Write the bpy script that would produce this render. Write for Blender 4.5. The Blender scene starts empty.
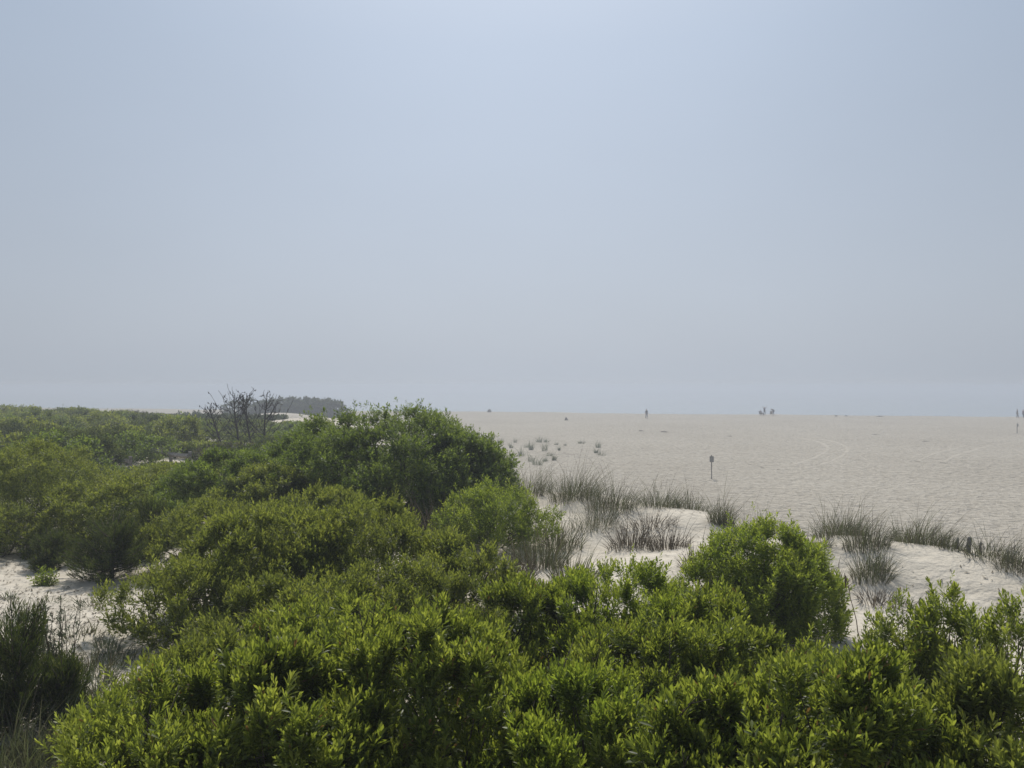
import bpy, math, random
import numpy as np

R = math.radians
scene = bpy.context.scene
COL = scene.collection
FPX, CX, HY, EYE = 740.0, 512.0, 386.0, 5.9     # focal length in pixels, picture centre, horizon row, eye height over the beach

# ------------------------------------------------------------------ helpers
def tag(o, label=None, cat=None, group=None, kind=None):
    if label: o['label'] = label
    if cat: o['category'] = cat
    if group: o['group'] = group
    if kind: o['kind'] = kind
    return o

def empty(name, loc, label=None, cat=None, group=None):
    o = bpy.data.objects.new(name, None)
    o.empty_display_size = 0.1
    COL.objects.link(o); o.location = loc
    return tag(o, label, cat, group)

def mesh_obj(name, V, F, mat, parent=None, tint=None, smooth=False, loc=None):
    """V (n,3); F (m,3) or (m,4) index arrays -> one mesh object"""
    V = np.asarray(V, dtype=np.float32); F = np.asarray(F, dtype=np.int32)
    k = F.shape[1]
    me = bpy.data.meshes.new(name)
    me.vertices.add(len(V)); me.vertices.foreach_set('co', V.ravel())
    me.loops.add(F.size); me.loops.foreach_set('vertex_index', F.ravel())
    me.polygons.add(len(F)); me.polygons.foreach_set('loop_start', np.arange(len(F), dtype=np.int32) * k)
    me.update(calc_edges=True)
    if tint is not None:
        a = me.attributes.new('tint', 'FLOAT', 'POINT')
        a.data.foreach_set('value', np.asarray(tint, dtype=np.float32))
    me.polygons.foreach_set('use_smooth', np.full(len(F), bool(smooth)))
    me.materials.append(mat)
    o = bpy.data.objects.new(name, me); COL.objects.link(o)
    if parent: o.parent = parent
    if loc is not None: o.location = loc
    return o

class Tubes:
    """collects tapered tubes"""
    def __init__(s): s.V = []; s.F = []; s.n = 0
    def add(s, pts, rad, sides=5):
        pts = np.asarray(pts, float); m = len(pts)
        if np.isscalar(rad): rad = np.full(m, rad)
        rad = np.asarray(rad, float)
        t = np.gradient(pts, axis=0); t /= np.linalg.norm(t, axis=1)[:, None] + 1e-9
        ref = np.array([0.31, 0.95, 0.07]) if abs(t[0][1]) < .9 else np.array([1., 0, 0.1])
        u = np.cross(t, ref); u /= np.linalg.norm(u, axis=1)[:, None] + 1e-9
        v = np.cross(t, u)
        a = np.arange(sides) * 2 * math.pi / sides
        ring = pts[:, None, :] + rad[:, None, None] * (np.cos(a)[None, :, None] * u[:, None, :] + np.sin(a)[None, :, None] * v[:, None, :])
        s.V.append(ring.reshape(-1, 3))
        i = np.arange(m - 1)[:, None] * sides; j = np.arange(sides)[None, :]; j2 = (j + 1) % sides
        q = np.stack([i + j, i + j2, i + sides + j2, i + sides + j], -1).reshape(-1, 4) + s.n
        s.F.append(q)
        e0 = s.n; e1 = s.n + (m - 1) * sides
        if sides == 4:
            s.F.append(np.array([[e0 + 3, e0 + 2, e0 + 1, e0]])); s.F.append(np.array([[e1, e1 + 1, e1 + 2, e1 + 3]]))
        s.n += m * sides
    def box(s, c, sz, rot=0.0):
        c = np.asarray(c, float); h = np.asarray(sz, float) / 2
        P = np.array([[x, y, z] for z in (-1, 1) for y in (-1, 1) for x in (-1, 1)], float) * h
        cr, sr = math.cos(rot), math.sin(rot)
        P = P @ np.array([[cr, sr, 0], [-sr, cr, 0], [0, 0, 1]]) + c
        s.V.append(P)
        s.F.append(np.array([[0, 2, 3, 1], [4, 5, 7, 6], [0, 1, 5, 4], [2, 6, 7, 3], [0, 4, 6, 2], [1, 3, 7, 5]]) + s.n)
        s.n += 8
    def build(s, name, mat, parent=None, smooth=True, loc=None):
        return mesh_obj(name, np.concatenate(s.V), np.concatenate(s.F), mat, parent, None, smooth, loc)

def _hash(ix, iy, seed):
    h = (ix * 374761393 + iy * 668265263 + seed * 974711) & 0x7fffffff
    h = ((h ^ (h >> 13)) * 1274126177) & 0x7fffffff
    return ((h ^ (h >> 16)) & 0xffff) / 65535.0

def vnoise(x, y, seed=0):
    x = np.asarray(x, float); y = np.asarray(y, float)
    ix = np.floor(x).astype(np.int64); iy = np.floor(y).astype(np.int64)
    fx = x - ix; fy = y - iy
    fx = fx * fx * (3 - 2 * fx); fy = fy * fy * (3 - 2 * fy)
    a = _hash(ix, iy, seed); b = _hash(ix + 1, iy, seed); c = _hash(ix, iy + 1, seed); d = _hash(ix + 1, iy + 1, seed)
    return (a + (b - a) * fx) * (1 - fy) + (c + (d - c) * fx) * fy - 0.5

def sstep(a, b, x):
    t = np.clip((x - a) / (b - a), 0, 1); return t * t * (3 - 2 * t)

# ------------------------------------------------------------------ terrain
CREST = np.array([(60, -6), (22, 4), (11, 9.2), (7.2, 10.8), (5.2, 12.2), (3.8, 14.2), (1.8, 15.8), (0.0, 18.0), (-2.5, 25),
                  (-6.5, 40), (-12, 58), (-22, 74), (-48, 96), (-160, 150)], float)
HUMPS = [(1.7, 15.2, 1.5, .40), (3.5, 14.0, 1.2, .36), (2.8, 11.4, 1.3, .16), (5.1, 11.5, 1.2, .36), (6.7, 10.6, 1.3, .36), (.3, 16.5, 1.2, .3), (8.2, 10.0, 1.2, .25),
         (4.2, 9.6, 1.1, -.14), (-5.2, 9.0, 1.5, -.05), (1.4, 12.2, 1.0, -.12), (5.6, 8.6, 1.5, -.1),
         (-36, 113, 9, 1.75), (-26, 106, 7, .6), (-50, 92, 8, .9), (-1.5, 66, 6, .16), (4.5, 63, 2.2, .25)]

def crest_dist(x, y):
    """signed distance to the crest of the dune, positive on the beach side"""
    best = np.full(x.shape, 1e9); sg = np.ones(x.shape)
    for (ax, ay), (bx, by) in zip(CREST[:-1], CREST[1:]):
        dx, dy = bx - ax, by - ay
        t = np.clip(((x - ax) * dx + (y - ay) * dy) / (dx * dx + dy * dy), 0, 1)
        d = np.hypot(x - ax - t * dx, y - ay - t * dy)
        c = dx * (y - ay) - dy * (x - ax)
        m = d < best
        best = np.where(m, d, best); sg = np.where(m, np.where(c < 0, 1., -1.), sg)
    return best * sg

def ground(x, y):
    x = np.asarray(x, float); y = np.asarray(y, float)
    sd = crest_dist(x, y)
    sdn = sd + 1.4 * vnoise(x / 4.0, y / 4.0, 3)
    H = 3.15 + .35 * vnoise(x / 6, y / 6, 1) + .12 * vnoise(x / 1.8, y / 1.8, 2)
    H = H - 2.2 * sstep(62, 92, np.hypot(x, y) - .25 * np.maximum(-x - 20, 0))
    z = H * (1 - sstep(.2, 7.5, sdn))
    for hx, hy, r, a in HUMPS:
        z = z + a * np.exp(-((x - hx) ** 2 + (y - hy) ** 2) / (r * r))
    beach = sstep(4, 12, sd)
    z = z + beach * (.16 * vnoise(x / 9, y / 9, 5) + .05 * vnoise(x / 2.1, y / 2.1, 6)) + .055 * vnoise(x / .8, y / .8, 7) + .03 * vnoise(x / .33, y / .33, 8)
    # beyond the crest of the berm the strand falls to the water
    over = y - (165 - .27 * x) + 5 * vnoise(x / 25, 0 * x, 9)
    z = z - np.clip(over - 1, 0, 60) * .075 * sstep(0, 10, over)
    return np.where(np.hypot(x, y) > 420, np.minimum(z, -4.0), z)

GN, GA = 640, 5.0
GB = math.asinh(1180 / GA)
_gx = GA * np.sinh(GB * np.linspace(-1, 1, GN)); _gy = 9 + _gx
_X, _Y = np.meshgrid(_gx, _gy)
_Z = ground(_X.ravel(), _Y.ravel()).reshape(GN, GN)

def surf(x, y):
    """height of the built sand sheet"""
    x = np.asarray(x, float); y = np.asarray(y, float)
    i = np.clip(np.searchsorted(_gx, x) - 1, 0, GN - 2); j = np.clip(np.searchsorted(_gy, y) - 1, 0, GN - 2)
    fx = (x - _gx[i]) / (_gx[i + 1] - _gx[i]); fy = (y - _gy[j]) / (_gy[j + 1] - _gy[j])
    return (_Z[j, i] * (1 - fx) + _Z[j, i + 1] * fx) * (1 - fy) + (_Z[j + 1, i] * (1 - fx) + _Z[j + 1, i + 1] * fx) * fy

def g1(x, y): return float(surf(np.array([x]), np.array([y]))[0])

def at(px, d):
    x = (px - CX) / FPX * d
    return x, d, g1(x, d)

def ztop(py, d): return EYE - (py - HY) / FPX * d

# ------------------------------------------------------------------ materials
def new_mat(name):
    m = bpy.data.materials.new(name); m.use_nodes = True
    nt = m.node_tree; nt.nodes.clear()
    out = nt.nodes.new('ShaderNodeOutputMaterial')
    return m, nt, out

def N(nt, t, **kw):
    n = nt.nodes.new(t)
    for k, v in kw.items():
        if k.startswith('i_'):
            n.inputs[k[2:].replace('_', ' ')].default_value = v
        else: setattr(n, k, v)
    return n

def ramp(nt, src, stops):
    r = nt.nodes.new('ShaderNodeValToRGB')
    e = r.color_ramp.elements
    while len(e) < len(stops): e.new(.5)
    for k, (p, c) in enumerate(stops):
        e[k].position = p; e[k].color = (*c, 1)
    nt.links.new(src, r.inputs[0]); return r

def duller(stops, k):
    r = []
    for p, c in stops:
        y = .3 * c[0] + .55 * c[1] + .15 * c[2]
        r.append((p, tuple(v + (y - v) * k for v in c)))
    return r

def leaf_mat(name, stops, trans, tr_w=.4, rough=.42, spec=.4):
    stops = duller(stops, .08); trans = duller(trans, .06)
    m, nt, out = new_mat(name); L = nt.links.new
    at_ = N(nt, 'ShaderNodeAttribute', attribute_name='tint')
    col = ramp(nt, at_.outputs['Fac'], stops)
    geo = N(nt, 'ShaderNodeNewGeometry')
    back = N(nt, 'ShaderNodeMix', data_type='RGBA', blend_type='MULTIPLY')
    L(geo.outputs['Backfacing'], back.inputs['Factor']); L(col.outputs[0], back.inputs['A']); back.inputs['B'].default_value = (1.1, 1.08, 1.25, 1)
    p = N(nt, 'ShaderNodeBsdfPrincipled'); L(back.outputs['Result'], p.inputs['Base Color'])
    p.inputs['Roughness'].default_value = rough; p.inputs['Specular IOR Level'].default_value = spec
    tcol = ramp(nt, at_.outputs['Fac'], trans)
    t = N(nt, 'ShaderNodeBsdfTranslucent'); L(tcol.outputs[0], t.inputs['Color'])
    mx = N(nt, 'ShaderNodeMixShader'); mx.inputs[0].default_value = tr_w
    L(p.outputs[0], mx.inputs[1]); L(t.outputs[0], mx.inputs[2]); L(mx.outputs[0], out.inputs['Surface'])
    return m

def bark_mat(name, c1, c2, scale=30):
    m, nt, out = new_mat(name); L = nt.links.new
    tc = N(nt, 'ShaderNodeTexCoord')
    n = N(nt, 'ShaderNodeTexNoise', i_Scale=scale, i_Detail=4.0); L(tc.outputs['Object'], n.inputs['Vector'])
    c = ramp(nt, n.outputs['Fac'], [(.35, c1), (.68, c2)])
    p = N(nt, 'ShaderNodeBsdfPrincipled', i_Roughness=.85); p.inputs['Specular IOR Level'].default_value = .2
    L(c.outputs[0], p.inputs['Base Color'])
    b = N(nt, 'ShaderNodeBump', i_Strength=.5, i_Distance=.01); L(n.outputs['Fac'], b.inputs['Height']); L(b.outputs[0], p.inputs['Normal'])
    L(p.outputs[0], out.inputs['Surface']); return m

def sand_mat(name, smoothness=0.0):
    m, nt, out = new_mat(name); L = nt.links.new
    tc = N(nt, 'ShaderNodeTexCoord')
    def noise(scale, detail=4.0, rough=.55):
        n = N(nt, 'ShaderNodeTexNoise', i_Scale=scale, i_Detail=detail, i_Roughness=rough); L(tc.outputs['Object'], n.inputs['Vector']); return n
    big = noise(.07, 3.0); mid = noise(.9, 5.0, .65); fine = noise(6.0, 4.0, .6); foot = noise(3.3, 3.0, .6); grain = noise(60., 3., .7)
    c1 = ramp(nt, big.outputs['Fac'], [(.3, (.385, .350, .296)), (.7, (.430, .395, .338))])
    c2 = ramp(nt, mid.outputs['Fac'], [(.28, (.78, .77, .75)), (.6, (1.0, 1.0, 1.0))])
    mul = N(nt, 'ShaderNodeMix', data_type='RGBA', blend_type='MULTIPLY'); mul.inputs['Factor'].default_value = .75
    L(c1.outputs[0], mul.inputs['A']); L(c2.outputs[0], mul.inputs['B'])
    c3 = ramp(nt, grain.outputs['Fac'], [(.3, (.8, .79, .77)), (.6, (1.04, 1.04, 1.04))])
    mul2 = N(nt, 'ShaderNodeMix', data_type='RGBA', blend_type='MULTIPLY'); mul2.inputs['Factor'].default_value = .6
    L(mul.outputs['Result'], mul2.inputs['A']); L(c3.outputs[0], mul2.inputs['B'])
    # countless footprints: light and shade of their dents painted into the sand colour
    c4 = ramp(nt, foot.outputs['Fac'], [(.36, (.70, .69, .675)), (.5, (1.0, 1.0, 1.0)), (.66, (1.07, 1.07, 1.07))])
    mul3 = N(nt, 'ShaderNodeMix', data_type='RGBA', blend_type='MULTIPLY'); 
    sx = N(nt, 'ShaderNodeSeparateXYZ'); L(tc.outputs['Object'], sx.inputs[0])
    fm = N(nt, 'ShaderNodeMapRange'); L(sx.outputs['Z'], fm.inputs['Value'])
    fm.inputs['From Min'].default_value = .8; fm.inputs['From Max'].default_value = 2.6; fm.inputs['To Min'].default_value = .95 * (1 - smoothness); fm.inputs['To Max'].default_value = .3
    L(fm.outputs[0], mul3.inputs['Factor'])
    L(mul2.outputs['Result'], mul3.inputs['A']); L(c4.outputs[0], mul3.inputs['B'])
    # the dune is dry, clean, paler sand; the trodden beach is duller
    mr = N(nt, 'ShaderNodeMapRange'); L(sx.outputs['Z'], mr.inputs['Value'])
    mr.inputs['From Min'].default_value = .8; mr.inputs['From Max'].default_value = 2.6; mr.inputs['To Min'].default_value = 1.0; mr.inputs['To Max'].default_value = 1.30
    dry = N(nt, 'ShaderNodeVectorMath'); dry.operation = 'SCALE'; L(mul3.outputs['Result'], dry.inputs[0]); L(mr.outputs[0], dry.inputs['Scale'])
    # trodden hollows hold a little dark debris
    sp = N(nt, 'ShaderNodeMapping'); sp.inputs['Scale'].default_value = (1.0, 1.0, 1.0); L(tc.outputs['Object'], sp.inputs['Vector'])
    vor = N(nt, 'ShaderNodeTexVoronoi', i_Scale=1.7, i_Randomness=1.0); vor.feature = 'SMOOTH_F1'; L(sp.outputs[0], vor.inputs['Vector'])
    p = N(nt, 'ShaderNodeBsdfPrincipled', i_Roughness=.95); p.inputs['Specular IOR Level'].default_value = .12
    L(dry.outputs['Vector'], p.inputs['Base Color'])
    def bump(src, dist, strength, prev=None):
        b = N(nt, 'ShaderNodeBump', i_Strength=strength, i_Distance=dist); L(src, b.inputs['Height'])
        if dist > .1:
            ms = N(nt, 'ShaderNodeMath', operation='MULTIPLY'); L(fm.outputs[0], ms.inputs[0]); ms.inputs[1].default_value = strength; L(ms.outputs[0], b.inputs['Strength'])
        if prev: L(prev.outputs[0], b.inputs['Normal'])
        return b
    k = 1.0 - smoothness
    b1 = bump(vor.outputs['Distance'], .22 * k + .001, .8)
    b2 = bump(foot.outputs['Fac'], .36 * k + .001, .9, b1)
    b3 = bump(fine.outputs['Fac'], .05, .7, b2)
    b4 = bump(grain.outputs['Fac'], .006, .6, b3)
    L(b4.outputs[0], p.inputs['Normal']); L(p.outputs[0], out.inputs['Surface']); return m

def plain_mat(name, c, rough=.8, noise_amt=.15, scale=8.0):
    m, nt, out = new_mat(name); L = nt.links.new
    tc = N(nt, 'ShaderNodeTexCoord')
    n = N(nt, 'ShaderNodeTexNoise', i_Scale=scale, i_Detail=4.0); L(tc.outputs['Object'], n.inputs['Vector'])
    a = tuple(v * (1 - noise_amt) for v in c); b = tuple(min(1, v * (1 + noise_amt)) for v in c)
    r = ramp(nt, n.outputs['Fac'], [(.3, a), (.7, b)])
    p = N(nt, 'ShaderNodeBsdfPrincipled', i_Roughness=rough); p.inputs['Specular IOR Level'].default_value = .3
    L(r.outputs[0], p.inputs['Base Color']); L(p.outputs[0], out.inputs['Surface']); return m

def scl(stops, k): return [(p, tuple(v * k for v in c)) for p, c in stops]

BAY = [(0, (.16, .10, .035)), (.03, (.12, .08, .03)), (.06, (.034, .052, .010)), (.45, (.074, .104, .016)), (.8, (.130, .160, .026)), (1, (.185, .205, .042))]
BAYT = [(0, (.22, .13, .03)), (.03, (.2, .12, .03)), (.06, (.11, .15, .012)), (.5, (.29, .36, .020)), (1, (.50, .56, .048))]
M = {}
M['bay'] = leaf_mat('bayberry_leaf', BAY, BAYT, .50, .40, .32)
M['bay_mid'] = leaf_mat('bayberry_leaf_olive', [(0, (.044, .062, .016)), (.5, (.086, .110, .022)), (1, (.155, .168, .038))],
                        [(0, (.14, .18, .016)), (.5, (.28, .33, .028)), (1, (.42, .46, .045))], .48, .45, .25)
M['cherry'] = leaf_mat('dark_leaf', [(0, (.030, .050, .012)), (.5, (.062, .096, .019)), (1, (.115, .148, .030))],
                       [(0, (.10, .15, .014)), (.5, (.21, .30, .022)), (1, (.34, .43, .035))], .46, .45, .25)
M['bright'] = leaf_mat('bright_leaf', [(0, (.050, .074, .011)), (.5, (.095, .128, .016)), (1, (.155, .180, .026))],
                       [(0, (.14, .21, .012)), (.5, (.32, .42, .020)), (1, (.50, .57, .036))], .50, .42, .28)
M['field'] = leaf_mat('field_leaf', [(0, (.032, .052, .016)), (.5, (.055, .083, .022)), (1, (.095, .115, .036))],
                      [(0, (.09, .13, .014)), (.5, (.18, .23, .022)), (1, (.28, .32, .038))], .38, rough=.6, spec=.2)
M['cedar'] = leaf_mat('cedar_leaf', [(0, (.028, .042, .013)), (.5, (.050, .070, .018)), (1, (.105, .115, .034))],
                      [(0, (.06, .09, .012)), (.5, (.11, .15, .018)), (1, (.20, .22, .035))], .35, rough=.7, spec=.15)
M['twiggy'] = leaf_mat('brownish_leaf', [(0, (.045, .042, .026)), (.5, (.075, .072, .042)), (1, (.12, .115, .06))],
                       [(0, (.06, .06, .03)), (1, (.14, .13, .05))], .3, rough=.7)
M['grey_leaf'] = leaf_mat('grey_leaf', [(0, (.06, .078, .05)), (.5, (.10, .125, .075)), (1, (.16, .18, .11))],
                          [(0, (.08, .11, .05)), (1, (.16, .19, .09))], .3, rough=.7)
M['tuft'] = leaf_mat('tuft_blade', [(0, (.20, .20, .14)), (.5, (.17, .19, .125)), (1, (.26, .27, .19))],
                     [(0, (.16, .18, .10)), (1, (.25, .27, .15))], .35, rough=.7)
M['far_leaf'] = leaf_mat('far_leaf', [(0, (.035, .048, .02)), (1, (.07, .085, .035))], [(0, (.06, .08, .02)), (1, (.11, .14, .04))], .3, rough=.8)
M['grass'] = leaf_mat('beach_grass_blade', [(0, (.10, .08, .05)), (.3, (.048, .056, .026)), (.7, (.072, .084, .038)), (1, (.18, .165, .105))],
                      [(0, (.12, .10, .05)), (.5, (.13, .16, .05)), (1, (.22, .21, .10))], .35, rough=.6)
M['dry'] = leaf_mat('dry_blade', [(0, (.06, .046, .026)), (.5, (.12, .095, .056)), (1, (.20, .165, .105))],
                    [(0, (.08, .065, .045)), (1, (.18, .15, .10))], .2, rough=.8)
M['bark'] = bark_mat('grey_brown_bark', (.045, .036, .028), (.11, .092, .075))
M['deadwood'] = bark_mat('dead_wood', (.022, .018, .015), (.06, .05, .043))
M['stalk'] = bark_mat('brown_stalk', (.085, .06, .04), (.19, .14, .095))
M['plank'] = bark_mat('weathered_wood', (.14, .13, .118), (.28, .262, .24), 14)
M['sand'] = sand_mat('sand')
M['track'] = sand_mat('smoothed_sand', .45)

# ------------------------------------------------------------------ sand sheet and sea
def make_ground():
    n = GN
    V = np.stack([_X.ravel(), _Y.ravel(), _Z.ravel()], 1)
    i = np.arange(n - 1)[:, None] * n; j = np.arange(n - 1)[None, :]
    F = np.stack([i + j, i + j + 1, i + j + n + 1, i + j + n], -1).reshape(-1, 4)
    o = mesh_obj('sand_ground', V, F, M['sand'], smooth=True)
    tag(o, 'pale trodden beach sand with low dunes', None, kind='structure')
make_ground()

def make_sea():
    m, nt, out = new_mat('sea_water'); L = nt.links.new
    tc = N(nt, 'ShaderNodeTexCoord')
    n = N(nt, 'ShaderNodeTexNoise', i_Scale=.35, i_Detail=5.0); L(tc.outputs['Object'], n.inputs['Vector'])
    p = N(nt, 'ShaderNodeBsdfPrincipled', i_Roughness=.2); p.inputs['Base Color'].default_value = (.22, .26, .28, 1)
    b = N(nt, 'ShaderNodeBump', i_Strength=.25, i_Distance=.15); L(n.outputs['Fac'], b.inputs['Height']); L(b.outputs[0], p.inputs['Normal'])
    L(p.outputs[0], out.inputs['Surface'])
    xs = np.linspace(-1180, 1180, 60); ys = np.linspace(-1170, 1185, 60)
    X, Y = np.meshgrid(xs, ys); V = np.stack([X.ravel(), Y.ravel(), np.full(X.size, -2.6)], 1)
    i = np.arange(59)[:, None] * 60; j = np.arange(59)[None, :]
    F = np.stack([i + j, i + j + 1, i + j + 61, i + j + 60], -1).reshape(-1, 4)
    tag(mesh_obj('sea', V, F, m, smooth=True), 'calm grey sea beyond the crest of the beach, lost in fog', kind='structure')
make_sea()

# tyre tracks: pairs of low smooth ridges of thrown-up sand
def track(pts, off, width=.17):
    pts = np.array(pts, float)
    t = np.linspace(0, len(pts) - 1, 70)
    k = np.clip(t.astype(int), 0, len(pts) - 2); f = (t - k)[:, None]
    P0 = pts[np.clip(k - 1, 0, None)]; P1 = pts[k]; P2 = pts[k + 1]; P3 = pts[np.clip(k + 2, None, len(pts) - 1)]
    C = .5 * ((2 * P1) + (-P0 + P2) * f + (2 * P0 - 5 * P1 + 4 * P2 - P3) * f ** 2 + (-P0 + 3 * P1 - 3 * P2 + P3) * f ** 3)
    T = np.gradient(C, axis=0); T /= np.linalg.norm(T, axis=1)[:, None]
    S = np.stack([-T[:, 1], T[:, 0]], 1); C = C + S * off
    rows = []
    for w, h in ((-1, -.02), (-.6, .012), (-.2, .008), (.2, .008), (.6, .012), (1, -.02)):
        q = C + S * w * width + .03 * np.sin(t * 9 + w)[:, None] * S
        rows.append(np.stack([q[:, 0], q[:, 1], surf(q[:, 0], q[:, 1]) + h + .02], 1))
    n = len(t); V = np.concatenate(rows)
    F = np.concatenate([np.stack([np.arange(n - 1) + r * n, np.arange(n - 1) + r * n + 1, np.arange(n - 1) + (r + 1) * n + 1, np.arange(n - 1) + (r + 1) * n], 1) for r in range(5)])
    return V, F
def bp(px, py):
    d = EYE * FPX / (py - HY); return ((px - CX) / FPX * d, d)
for pts, label in (([bp(770, 468), bp(800, 466), bp(825, 459), bp(838, 449), bp(826, 442), bp(806, 438)], 'curved pale tyre track looping across the beach'),
                   ([bp(930, 462), bp(952, 453), bp(985, 445), bp(1030, 440), bp(1090, 438)], 'long pale tyre track running right across the far beach')):
    A, FA = track(pts, -.85); B, FB = track(pts, .85)
    tag(mesh_obj('tyre_track', np.concatenate([A, B]), np.concatenate([FA, FB + len(A)]), M['track'], smooth=True), label, kind='structure')

# ------------------------------------------------------------------ foliage
def unit(v): return v / (np.linalg.norm(v, axis=-1, keepdims=True) + 1e-9)

def rand_dirs(rng, n, zmin=-1.0):
    z = rng.uniform(zmin, 1, n); a = rng.uniform(0, 2 * math.pi, n); r = np.sqrt(1 - z * z)
    return np.stack([r * np.cos(a), r * np.sin(a), z], 1)

def leaves_mesh(rng, P, A, nl, Lm, wr, detail, spread=(22, 72), along=.09, age=None):
    """P (n,3) shoot tips, A (n,3) shoot axes -> whorled leaves along each shoot tip"""
    n = len(P)
    P = np.repeat(P, nl, 0); A = np.repeat(A, nl, 0)
    k = np.tile(np.arange(nl), n); t = k / max(nl - 1, 1)                 # 0 at the tip
    base = P - A * (t * along)[:, None]
    ref = unit(np.cross(A, np.array([.13, .21, .97]))); ref2 = np.cross(A, ref)
    az = k * 2.39996 + np.repeat(rng.uniform(0, 6.28, n), nl) + rng.normal(0, .25, n * nl)
    el = np.radians(spread[0] + (spread[1] - spread[0]) * t + rng.normal(0, 9, n * nl))
    rad = ref * np.cos(az)[:, None] + ref2 * np.sin(az)[:, None]
    D = unit(A * np.cos(el)[:, None] + rad * np.sin(el)[:, None])
    W = unit(np.cross(D, A) + .25 * rng.normal(0, 1, (n * nl, 3))); W = unit(W - D * (W * D).sum(1)[:, None])
    Nn = np.cross(W, D)
    L = Lm * (.55 + .45 * np.sqrt(np.clip(t + .15, 0, 1))) * rng.uniform(.75, 1.2, n * nl) * np.repeat(rng.uniform(.62, 1.25, n), nl)
    w = L * wr * rng.uniform(.8, 1.2, n * nl) * .5
    fold = w * .35; droop = L * rng.uniform(-.04, .16, n * nl)
    c = lambda s: s[:, None]
    if detail == 2:
        pts = [base,
               base + D * c(L * .34) - W * c(w * .55) + Nn * c(fold * .5), base + D * c(L * .34), base + D * c(L * .34) + W * c(w * .55) + Nn * c(fold * .5),
               base + D * c(L * .70) - W * c(w) + Nn * c(fold - droop * .4), base + D * c(L * .70) - Nn * c(droop * .4), base + D * c(L * .70) + W * c(w) + Nn * c(fold - droop * .4),
               base + D * c(L) - Nn * c(droop)]
        T = np.array([[0, 2, 1], [0, 3, 2], [1, 2, 5], [1, 5, 4], [2, 3, 6], [2, 6, 5], [4, 5, 7], [5, 6, 7]])
    elif detail == 1:
        pts = [base, base + D * c(L * .6) - W * c(w) + Nn * c(fold), base + D * c(L * .6), base + D * c(L * .6) + W * c(w) + Nn * c(fold), base + D * c(L) - Nn * c(droop)]
        T = np.array([[0, 2, 1], [0, 3, 2], [1, 2, 4], [2, 3, 4]])
    else:
        pts = [base, base + D * c(L * .55) - W * c(w) + Nn * c(fold), base + D * c(L * .55) + W * c(w) + Nn * c(fold), base + D * c(L)]
        T = np.array([[0, 2, 1], [1, 2, 3]])
    nv = len(pts)
    V = np.stack(pts, 1).reshape(-1, 3)
    F = (np.arange(n * nl)[:, None, None] * nv + T[None]).reshape(-1, 3)
    young = np.repeat(rng.normal(.5, .17, n) if age is None else age, nl)
    tint = np.clip(young + .34 * (.5 - t) + rng.normal(0, .11, n * nl), 0, 1)
    if detail: tint = np.where(rng.uniform(0, 1, len(tint)) < .014, .01, np.maximum(tint, .06))
    return V, F, np.repeat(tint, nv)

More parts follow.
